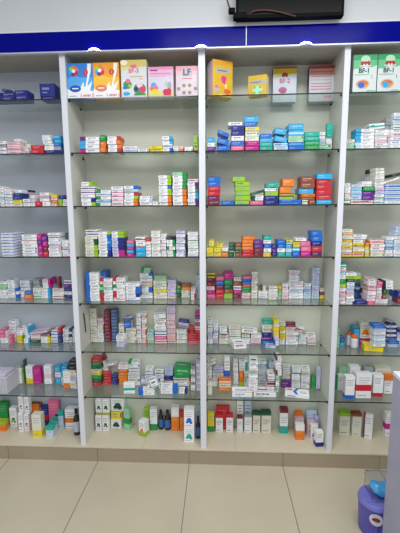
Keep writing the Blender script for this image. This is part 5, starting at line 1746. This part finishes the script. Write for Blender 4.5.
f 12201 1942 8609 594 390 137 1.4 0 W 9 9 0
f 12205 1990 8755 594 390 137 2.0 0 N 9 10 1
f 12220 1609 7437 666 340 191 -1.2 0 Q 8 1 1
f 12222 1585 7637 666 340 191 -2.0 0 B 8 2 0
f 12817 1894 7437 483 486 173 2.0 0 W=R 10 1 0
f 12818 1823 7620 483 500 173 -0.1 0 W=R 10 2 0
f 12815 1872 7802 483 500 173 -0.5 0 W 10 3 0
f 12813 1888 7984 483 492 173 1.2 0 I 10 4 0
f 12806 1864 8166 483 500 173 -1.8 0 I 10 5 0
f 12818 1821 8349 483 500 173 0.5 0 N 10 6 1
f 12033 1961 8901 409 390 165 1.7 18 S 9 11 1
cell 4 7
u 8939 1643 4385 521 327 1036 0.0 0 W<G 1 0 1
u 9207 456 4385 571 500 1466 -1.3 0 W_B18 2 0 1
u 10109 605 4385 975 500 1615 1.0 0 W=R 5 0 1
u 11094 828 4385 621 500 1446 -0.4 0 W_R18 7 0 1
u 11941 1288 4385 551 340 1249 0.2 0 W^O 9 0 1
u 9284 1990 4385 560 330 1390 0.9 0 E 3 0 1
u 9834 1420 4385 659 517 1734 -0.4 0 W=R 4 0 1
u 10694 1420 4385 542 429 1710 0.1 0 S 6 0 1
u 11711 1648 4385 1006 600 1578 -1.8 0 C 8 0 1
cell 4 8
u 9497 1820 1072 702 549 1584 -0.8 0 C^L15 1 0 1
u 10242 1664 1072 598 471 1637 -1.7 0 C^H12 2 0 1
u 10882 1356 1072 587 288 1705 -25.0 0 W<M20 3 0 1
u 12471 1820 1072 545 431 1597 -0.0 0 W=F 4 0 1
"""

NAMES = dict(W='white', C='cream', K='black', R='red', M='maroon', O='orange', Y='yellow', L='lime green', G='green', D='dark green', T='teal', A='light blue', B='blue', N='navy',
             V='purple', P='pink', F='magenta', S='grey', H='brown', Q='pale blue', J='pale pink', I='lavender', E='mint', X='slate blue')
PART = {'<': 'left end', '>': 'right end', '^': 'top', '_': 'base', '=': 'stripe', '*': 'emblem'}
stuff = bmesh.new(); stuff_mats = []; ns = 0
for line in ITEMS.strip().split('\n'):
    a = line.split()
    if a[0] == 'cell': bay, shelf = int(a[1]), int(a[2]); continue
    kind, x, y, z, w, d, h, rz, ry, spec, pos, up_n, keep = a[0], *[int(t)/1e4 for t in a[1:7]], float(a[7]), float(a[8]), a[9], int(a[10]), int(a[11]), int(a[12])
    up = kind == 'u'; rnd = random.Random(line)
    where = '%s up in %s pile from left' % (ORD[up_n], ORD[pos]) if up_n else '%s in line from left' % ORD[pos]
    if kind in 'bj':
        o = bottle(x, y, z, w, h, kind == 'j', bay == 2)
        tag(o, ('white pill bottle with orange cap' if kind == 'j' else 'dark glass syrup bottle') + ', %s, %s, %s' % (where, SH[shelf], BAY[bay]), 'bottle', 'bottles among the cartons')
        continue
    M = placement(x, y, z, w, rz, ry)
    if not keep:
        carton_mesh(stuff, w, d, h, spec, up, stuff_mats, M, rnd); ns += 1; continue
    bm = bmesh.new(); mats = []
    carton_mesh(bm, w, d, h, spec, up, mats, None, rnd)
    base, acc = parse(spec)
    name = 'upright_carton' if up else ('medicine_carton' if base in 'WCQJIES' else 'coloured_carton')
    o = finish(name, bm, mats); o.matrix_world = M
    desc = NAMES[base] + ' carton' + (' with %s %s' % (NAMES[acc[0][1]], PART[acc[0][0]]) if acc else '')
    lab = ('leaning ' if abs(ry) > 3 else ('upright ' if up and not up_n else '')) + desc + ', %s, %s, %s' % (where, SH[shelf], BAY[bay])
    if len(lab.split()) > 16: lab = lab.replace(' from left', '')
    if len(lab.split()) > 16: lab = lab.replace(' in line', '')
    tag(o, lab, 'medicine box', 'cartons on the %s of the %s' % (SH[shelf], BAY[bay]))
if ns:
    o = finish('medicine_carton_stock', stuff, stuff_mats)
    o['kind'] = 'stuff'; tag(o, 'remaining small medicine cartons, mostly white, filling the piles on all shelves', 'medicine boxes')

# ------------------------------------------------------------------ milk powder cartons on the top shelf
Z1 = SHELF_Z[0] + GT/2
def text_into(bm, txt, x, z, size, mi, y, bold=0):
    cu = bpy.data.curves.new('t', 'FONT'); cu.body = txt; cu.size = size; cu.offset = bold; cu.align_x = 'CENTER'
    o = bpy.data.objects.new('t', cu); C.objects.link(o)
    me = bpy.data.meshes.new_from_object(o.evaluated_get(bpy.context.evaluated_depsgraph_get())); bpy.data.objects.remove(o)
    n = len(bm.verts); nf = len(bm.faces); bm.from_mesh(me); bm.verts.ensure_lookup_table(); bm.faces.ensure_lookup_table()
    for v in bm.verts[n:]: v.co = Vector((x+v.co.x, y, z+v.co.y))
    for f in bm.faces[nf:]: f.material_index = mi
class Art:
    def __init__(s, w, d, h, body, top=None, side=None):
        s.w, s.d, s.h = w, d, h; s.bm = bmesh.new(); s.m = []
        fs = add_box(s.bm, -w/2, w/2, 0, d, 0, h, s.i(body))
        bmesh.ops.bevel(s.bm, geom=s.bm.edges[:], offset=.0008, segments=1, affect='EDGES')
        s.n = 0
        if top:
            f = s.bm.faces.new([s.bm.verts.new(p) for p in ((-w*.495, .001, h+.0002), (w*.495, .001, h+.0002), (w*.495, d*.99, h+.0002), (-w*.495, d*.99, h+.0002))]); f.material_index = s.i(top)
        if side:
            for X in (-w/2-.0002, w/2+.0002):
                f = s.bm.faces.new([s.bm.verts.new(p) for p in ((X, .001, .001), (X, d-.001, .001), (X, d-.001, h-.001), (X, .001, h-.001))]); f.material_index = s.i(side)
    def i(s, m):
        if isinstance(m, str): m = pm(m) if len(m) == 1 else mat('art_' + m, m, rough=.35)
        if m not in s.m: s.m.append(m)
        return s.m.index(m)
    def y(s): s.n += 1; return -.0002 - .00006*s.n
    def poly(s, pts, m):
        yy = s.y(); f = s.bm.faces.new([s.bm.verts.new(((u-.5)*s.w, yy, v*s.h)) for u, v in pts]); f.material_index = s.i(m); return s
    def rect(s, u0, u1, v0, v1, m): return s.poly([(u0, v0), (u1, v0), (u1, v1), (u0, v1)], m)
    def disc(s, u, v, ru, rv, m, a0=0, a1=360):
        n = 20; pts = [(u+ru*math.cos(R(a0+(a1-a0)*k/n)), v+rv*math.sin(R(a0+(a1-a0)*k/n))) for k in range(n + (0 if a1-a0 == 360 else 1))]
        if a1-a0 != 360: pts.append((u, v))
        return s.poly(pts, m)
    def text(s, t, u, v, size, m, bold=0): text_into(s.bm, t, (u-.5)*s.w, v*s.h, size*s.h, s.i(m), s.y(), bold); return s
    def out(s, x, y, rz, label):
        o = finish('milk_powder_carton', s.bm, s.m); o.location = (x, y, Z1); o.rotation_euler = (0, 0, R(rz))
        return tag(o, label, 'milk powder box', 'milk powder cartons on the top shelf')
def flower(a, cols):
    for k, c in enumerate(cols): t = 2*math.pi*k/len(cols)+.4; a.disc(.26+.12*math.cos(t), .78+.09*math.sin(t), .085, .065, c)
    a.disc(.26, .78, .07, .05, 'W'); return a
def milk(bg, bg2, oval, name, x, label):
    a = Art(.15, .06, .19, bg, top=bg, side=bg)
    a.rect(.02, .98, .2, .6, bg2); a.disc(.3, .45, .3, .2, bg2)
    flower(a, ['P', 'O', 'L', 'A', 'V', 'R'])
    a.poly([(.0, .0), (1, .0), (1, .2), (.8, .24), (.5, .22), (.2, .2), (0, .28)], 'W')
    a.poly([(.66, .22), (.78, .6), (.8, .98), (.95, .98), (.92, .75), (.8, .45), (.76, .22)], 'W')
    a.poly([(.35, .2), (.5, .3), (.62, .48), (.66, .3), (.8, .36), (.97, .5), (.9, .3), (.85, .2)], 'W').disc(.66, .26, .17, .07, 'W')
    a.disc(.3, .28, .22, .1, oval).rect(.18, .42, .27, .3, 'W'); a.disc(.72, .74, .1, .08, 'R').text(name, .72, .705, .1, 'W')
    a.rect(.08, .34, .06, .08, INK['soft']); a.text('3', .51, .05, .11, 'R'); [a.rect(.6+.06*k, .64+.06*k, .05, .11, 'd86068') for k in range(5)]
    a.rect(.96, .985, .03, .14, 'R')
    a.out(x + (.011 if x < -.7 else .006), .02, 0, label)
milk('2f86e0', '58aef0', '1c52c0', '1', -.707, 'blue milk powder carton with white milk splash, leftmost on the top shelf')
milk('f2a428', 'f6c23c', 'e8825c', '2', -.551, 'orange milk powder carton with white milk splash, on the top shelf')
a = Art(.147, .06, .2, 'dfe3ea', top='C', side='C')
a.rect(0, 1, .82, 1, 'd8c870').poly([(0, .82), (1, .82), (.55, .76), (0, .72)], 'e4dca0').disc(.13, .93, .14, .07, 'fbf3dc').disc(.5, .83, .13, .05, 'P')
a.text('BF-3', .5, .66, .16, 'e05080', .0006).rect(.35, .85, .54, .57, 'c8b890').rect(.7, .86, .48, .5, 'O')
a.disc(.25, .34, .17, .11, 'G').disc(.27, .44, .09, .06, 'P').disc(.14, .26, .08, .04, 'B').disc(.34, .31, .07, .05, 'L')
a.disc(.72, .22, .24, .16, '5c8a50').disc(.72, .34, .12, .09, 'J').disc(.82, .2, .12, .09, 'd83c6c').disc(.58, .22, .08, .06, 'N').rect(.5, .95, .05, .1, 'G').disc(.2, .1, .14, .05, 'A')
a.out(-.386, .02, 0, 'white milk powder carton with gold top and cartoon animals, on the top shelf')
a = Art(.144, .06, .16, 'dcd4ea', top='P', side='J')
a.rect(0, 1, .9, 1, 'e890b8').rect(0, 1, .7, .9, 'ecb8dc').rect(0, 1, 0, .2, 'dcd890').rect(.08, .38, .86, .9, 'V').rect(.08, .9, .76, .79, 'e070a0').rect(.08, .7, .68, .7, 'e8a0c0')
a.disc(.22, .36, .12, .12, 'A').disc(.3, .3, .1, .08, 'P').disc(.14, .28, .08, .07, 'O').disc(.28, .18, .16, .08, 'Y').disc(.72, .42, .07, .1, 'E').disc(.84, .34, .08, .16, 'S')
a.poly([(.6, .04), (.9, .04), (.92, .22), (.8, .3), (.7, .22)], 'd01c54').disc(.68, .16, .1, .1, 'd01c54')
a.out(-.233, .02, 0, 'pink and lilac milk powder carton with small figures, on the top shelf')
a = Art(.125, .06, .16, 'ddd2dc', top='d86078', side='J')
a.rect(0, 1, .84, 1, 'e8a0b4').rect(0, 1, .72, .84, 'e8c0cc').rect(.28, .72, .66, .93, 'c4bccc')
a.text('LF', .5, .7, .3, '4a4658', .0012).rect(.3, .74, .58, .6, 'R')
for u, v in ((.12, .25), (.36, .36), (.62, .36), (.88, .25), (.36, .12), (.62, .12)): a.disc(u, v, .08, .06, '9a8c80')
a.disc(.49, .25, .12, .05, 'J')
a.out(-.084, .02, 0, 'pale pink milk powder carton lettered LF beside the second upright panel, on the top shelf')
# third bay
a = Art(.124, .08, .196, 'e2b818', top='O', side='dcc8d4')
a.rect(0, 1, .86, 1, 'eca820').rect(.16, .86, .66, .78, 'b4b8c0').rect(.22, .7, .7, .73, '6a7080').disc(.55, .5, .14, .09, 'e03890').disc(.55, .4, .09, .1, 'e03890').disc(.5, .32, .1, .06, 'f0b040').disc(.66, .3, .07, .07, 'f4e080')
a.disc(.2, .2, .13, .1, 'c0b8b0').disc(.2, .27, .1, .05, 'P').disc(.72, .16, .17, .07, 'e86048').rect(.3, .6, .02, .07, 'f0f0c0')
a.out(.118, .05, 24, 'tall yellow milk powder carton turned sideways with pink flower, on the top shelf')
a = Art(.106, .06, .108, 'd8b420', top='d0a020', side='e8e4c4')
a.rect(.05, .95, .58, .74, 'a8aeb6').rect(.15, .7, .63, .68, '6a7080').disc(.5, .3, .2, .22, '30b070').rect(.4, .6, .05, .5, 'a8e8c0').rect(.25, .78, .2, .35, 'a8e8c0')
a.out(.312, .035, -17, 'small yellow carton with green cross beside the tall yellow one, on the top shelf')
a = Art(.14, .05, .2, 'd4dcec', top='8c3c20', side='N')
a.rect(0, 1, .8, 1, 'c8ac20').rect(0, 1, .95, 1, 'a05820').poly([(0, .8), (1, .8), (.6, .73), (0, .7)], 'e4dc90')
for u in (.42, .5, .58): a.disc(u, .76, .055, .05, 'b02438')
a.disc(.5, .8, .1, .04, 'b02438').text('BF-2', .5, .54, .17, 'd03448', .0006).disc(.42, .34, .18, .09, 'c06080').disc(.42, .3, .12, .05, 'a05090').rect(.1, .9, .2, .21, 'S')
a.out(.488, .178, 0, 'white milk powder carton lettered BF-2 with yellow top, standing back on the top shelf')
a = Art(.146, .05, .2, 'd0d0dc', top='9c2c28', side='2c3460')
a.rect(0, 1, .92, 1, 'a83c30').rect(0, 1, .74, .92, 'c89088').rect(.05, .95, .82, .85, 'b86058')
for v in (.7, .6, .5, .42, .34): a.rect(.06, .9, v, v+.018, 'c84858' if v != .6 else 'S')
a.rect(.1, .8, .2, .215, 'S').rect(.6, .9, .1, .16, 'P')
a.out(.705, .178, 0, 'white carton with dark red top and red lines, standing back on the top shelf')
# rightmost bay
for x, lab, c2 in ((.898, 'green and white milk powder carton lettered BF-1 beside the right upright panel, top shelf', 'B'), (1.03, 'green and white milk powder carton lettered BF-1, second in the rightmost bay, top shelf', 'A')):
    a = Art(.127, .06, .194, 'dde8ea', top='D', side='S')
    a.rect(0, 1, .86, 1, '38a868').poly([(0, .86), (1, .86), (1, .72), (.75, .66), (.5, .7), (.25, .64), (0, .62)], '6cc48e').disc(.5, .88, .2, .1, 'b8ecc8')
    for u in (.38, .5, .62): a.disc(u, .76, .085, .07, 'c02c3c')
    a.disc(.44, .73, .03, .03, 'W').disc(.56, .73, .03, .03, 'W').rect(.25, .75, .69, .72, 'dde8ea')
    a.text('BF-1', .46, .52, .17, '14484c', .001).rect(.05, .7, .46, .48, '8cc890').text('1', .8, .37, .14, '1c5a5c')
    a.disc(.42, .22, .3, .13, 'dcc8a8').disc(.42, .22, .24, .1, 'd87850', 0, 200).disc(.42, .22, .24, .1, 'e89850', 270, 360).disc(.36, .19, .14, .08, c2).rect(.6, .95, .03, .05, '60b880')
    a.out(x, .02, 0, lab)

# flat white carton with a chevron on its lid, front of the seventh shelf
bm = bmesh.new(); w_, d_, h_ = .15, .085, .022; add_box(bm, -w_/2, w_/2, 0, d_, 0, h_)
bmesh.ops.bevel(bm, geom=bm.edges[:], offset=.001, segments=1, affect='EDGES')
def lid(pts, mi):
    f = bm.faces.new([bm.verts.new(((u-.5)*w_, v*d_, h_+.0004)) for u, v in pts]); f.material_index = mi
lid([(.46, .98), (.58, .98), (.46, .5), (.56, .02), (.44, .02), (.32, .5)], 1)
lid([(.06, .6), (.3, .6), (.3, .85), (.06, .85)], 2); lid([(.62, .3), (.9, .3), (.9, .38), (.62, .38)], 3); lid([(.62, .5), (.84, .5), (.84, .56), (.62, .56)], 3)
quad(bm, -.06, -.01, .006, .013, -.0004, 3)
o = finish('medicine_carton', bm, [pm('W'), pm('B'), pm('O'), INK['soft']]); o.location = (.594, .048, SHELF_Z[6]+GT/2); o.rotation_euler = (0, 0, R(-12))
tag(o, 'flat white carton with a blue chevron on its lid, front of seventh shelf, third bay', 'medicine box')

# ------------------------------------------------------------------ above the fascia: screen, cable, adapter
t = tag(empty('television', (.4605, -.035, 2.606)), 'black flat television mounted on the wall above the blue fascia', 'television')
scr = mat('screen_black', '050608', rough=.3, spec=.15, var=0); bez = mat('bezel_black', '0b0c0f', rough=.6, spec=.1)
box('screen_housing', -.276, .276, -.055, -.012, 0, .33, bez, t, .004)
box('screen_panel', -.262, .262, -.0565, -.0555, .016, .315, scr, t)
box('wall_bracket', -.08, .08, -.0118, -.0005, .08, .24, pinm, t)
t = tag(empty('power_adapter', (.205, -.052, 2.6062)), 'small black adapter with a stub antenna left of the television, on the fascia', 'adapter')
cb = tube('cable', [(x_-.205, y_+.052, z_-2.6062) for x_, y_, z_ in [(.242, -.075, 2.618), (.27, -.1, 2.632), (.32, -.1, 2.638), (.38, -.1, 2.632), (.44, -.1, 2.618), (.49, -.1, 2.604)]], .0035, mat('cable_brown', '5c3a30', rough=.5), t); cb['label'] = 'thin brown cable running from the adapter across the television'
box('adapter_body', -.035, .035, -.045, -.005, 0, .03, bez, t, .006)
box('adapter_head', -.06, -.025, -.04, -.01, .0302, .056, bez, t, .007)
tube('antenna', [(-.045, -.025, .045), (-.06, -.025, .075), (-.068, -.025, .105)], .0045, mat('antenna_brown', '6a4a3c'), t)

# ------------------------------------------------------------------ tub at the right, foreground counter
purple = mat('purple_plastic', '5c58b4', rough=.25, var=.08, scale=12); purple2 = mat('purple_lid', '7878c8', rough=.25)
t = tag(empty('plastic_tub', (.893, -.465, 0)), 'purple ribbed plastic tub with a white round sticker, beside the counter at right', 'tub')
bm = bmesh.new(); seg = 72; rings = []
for r0, z in ((.07, 0), (.074, .004), (.082, .156), (.083, .16)):
    rings.append([bm.verts.new(((r0 + (.0022 if i % 3 == 0 else 0))*math.cos(2*math.pi*i/seg), (r0 + (.0022 if i % 3 == 0 else 0))*math.sin(2*math.pi*i/seg), z)) for i in range(seg)])
for a, b in zip(rings, rings[1:]):
    for i in range(seg): bm.faces.new((a[i], a[(i+1) % seg], b[(i+1) % seg], b[i]))
bm.faces.new(rings[0][::-1]); bm.faces.new(rings[-1]); finish('tub_body', bm, purple, t)
bm = bmesh.new(); lathe(bm, [(.085, .1602), (.0875, .163), (.0875, .17), (.085, .174), (.083, .184), (.079, .187)], seg=40); finish('tub_lid', bm, purple2, t)
bm = bmesh.new(); n = 20; Rr = .0865
for rr, mi_, off in ((.032, 0, 0), (.014, 1, .0006), (.008, 2, .001)):
    vs = []
    for k in range(n):
        u = rr*math.cos(2*math.pi*k/n)*(1.3 if mi_ else 1); v = rr*math.sin(2*math.pi*k/n)*(.7 if mi_ else 1); an = -.36 + u/Rr + (.002 if mi_ else 0)
        vs.append(bm.verts.new(((Rr+off)*math.sin(an), -(Rr+off)*math.cos(an), .122+v)))
    f = bm.faces.new(vs); f.material_index = mi_
finish('sticker', bm, [mat('sticker_white', 'd6d2da'), mat('sticker_dark', '2c1c1c'), mat('sticker_red', 'b03020')], t)
t2 = tag(empty('wrapped_bundle', (.93, -.45, .1875)), 'sky blue bundle in clear plastic lying on the purple tub', 'bag')
bm = bmesh.new(); bmesh.ops.create_icosphere(bm, subdivisions=3, radius=1)
rr = random.Random(3)
for v in bm.verts:
    c = v.co; k = 1+.09*math.sin(6*c.x+3*c.z)+.07*math.sin(9*c.y+5*c.z); v.co = Vector((c.x*.064*k, c.y*.052*k, .004 + max(0, .034+c.z*.036*k)*(.55+.45*min(1, abs(c.x)*1.4))))
finish('blue_cloth', bm, mat('sky_blue_plastic', '4fb8f4', rough=.25, var=.2, scale=40), t2, smooth=True)
bm = bmesh.new(); add_box(bm, -.07, .07, -.06, .06, .0005, .088); bmesh.ops.subdivide_edges(bm, edges=bm.edges[:], cuts=4, use_grid_fill=True)
for v in bm.verts:
    v.co += Vector((rr.uniform(-1, 1), rr.uniform(-1, 1), 0))*.003 + Vector((0, 0, rr.uniform(-.003, .003) if v.co.z > .01 else 0))
finish('clear_wrap', bm, film, t2, smooth=True)

ctr = tag(empty('counter', (.876, -.575, 0)), 'lilac-grey counter end with a pale top at the right edge of view', 'counter')
cm = mat('lilac_grey_laminate', 'a9abc4', rough=.4, var=.05, scale=6)
box('counter_body', .003, .55, -1.6, -.003, 0, .884, cm, ctr, .002)
box('countertop', 0, .56, -1.6, 0, .8842, .902, mat('counter_top_white', 'e6e9f2', rough=.3), ctr, .002)

# white basket on the seventh shelf, far left
zb = SHELF_Z[6] + GT/2
t = tag(empty('plastic_basket', (-1.375, .03, zb)), 'white ribbed plastic basket at the left end of the seventh shelf', 'basket')
bw = mat('basket_white', 'd6d8e4', rough=.4)
bm = bmesh.new(); W2, D2, Hh = .085, .15, .105
add_box(bm, -W2, W2, 0, D2, 0, .003)
for i in range(18):
    x = -W2 + i*(2*W2-.006)/17
    add_box(bm, x, x+.006, 0, .003, .0031, Hh); add_box(bm, x, x+.006, D2-.003, D2, .0031, Hh)
for i in range(15):
    y = .003+i*(D2-.012)/14
    add_box(bm, -W2, -W2+.003, y, y+.006, .0031, Hh); add_box(bm, W2-.003, W2, y, y+.006, .0031, Hh)
for z0 in (.03, .06): add_box(bm, -W2+.003, W2-.003, .003, .0045, z0, z0+.004); add_box(bm, W2-.0045, W2-.003, .0045, D2-.003, z0, z0+.004)
finish('basket_wall', bm, bw, t)
bm = bmesh.new()
for s_ in ((-W2-.004, W2+.004, -.004, .004), (-W2-.004, W2+.004, D2-.004, D2+.004), (-W2-.004, -W2+.004, .004, D2-.004), (W2-.004, W2+.004, .004, D2-.004)): add_box(bm, *s_, Hh+.0002, Hh+.009)
finish('rim', bm, bw, t)
box('folded_bag', -.07, .07, .015, .13, .0035, .13, mat('lilac_paper', 'ddd4ea'), None, .004)
o = bpy.data.objects['folded_bag']; o.location = (-1.375, .03, zb); o.name = 'folded_bag'; tag(o, 'folded pale purple paper bag standing in the white basket', 'bag')

# ------------------------------------------------------------------ light
w = bpy.data.worlds.new('room_light'); sc.world = w; w.use_nodes = True
w.node_tree.nodes['Background'].inputs[0].default_value = (.93, .96, 1, 1); w.node_tree.nodes['Background'].inputs[1].default_value = .5
def area(name, loc, rot, sx, sy, e, col=(1, 1, 1)):
    l = bpy.data.lights.new(name, 'AREA'); l.shape = 'RECTANGLE'; l.size = sx; l.size_y = sy; l.energy = e; l.color = col
    o = bpy.data.objects.new(name, l); C.objects.link(o); o.location = loc; o.rotation_euler = rot; return o
area('ceiling_panel_light', (.45, -1.25, 2.98), (0, 0, 0), 1.6, .5, 30, (1, .985, .95))
area('ceiling_panel_light', (-.9, -2.6, 2.98), (0, 0, 0), 1.2, .6, 22, (.95, .98, 1))
area('ceiling_panel_light', (1.2, -3.4, 2.98), (0, 0, 0), 1.2, .6, 20, (1, .98, .94))

# ------------------------------------------------------------------ camera
cd = bpy.data.cameras.new('camera'); cam = bpy.data.objects.new('camera', cd); C.objects.link(cam); sc.camera = cam
F = Vector((-math.sin(YAW)*math.cos(PITCH), math.cos(YAW)*math.cos(PITCH), -math.sin(PITCH)))
Rv = Vector((math.cos(YAW), math.sin(YAW), 0)); U = Rv.cross(F)
R2 = Rv*math.cos(ROLL) + U*math.sin(ROLL); U2 = -Rv*math.sin(ROLL) + U*math.cos(ROLL)
m3 = Matrix((R2, U2, -F)).transposed(); cam.matrix_world = Matrix.Translation((CAMX, -DIST, CAMH)) @ m3.to_4x4()
cd.sensor_fit = 'VERTICAL'; cd.sensor_height = 36; cd.lens = 36*FOC/533; cd.clip_start = .02
sc.view_settings.view_transform = 'Standard'; sc.view_settings.look = 'None'; sc.view_settings.gamma = 1; sc.view_settings.use_curve_mapping = False
sc.view_settings.exposure = .16
sc.cycles.use_denoising = True
sc.cycles.transparent_max_bounces = 24
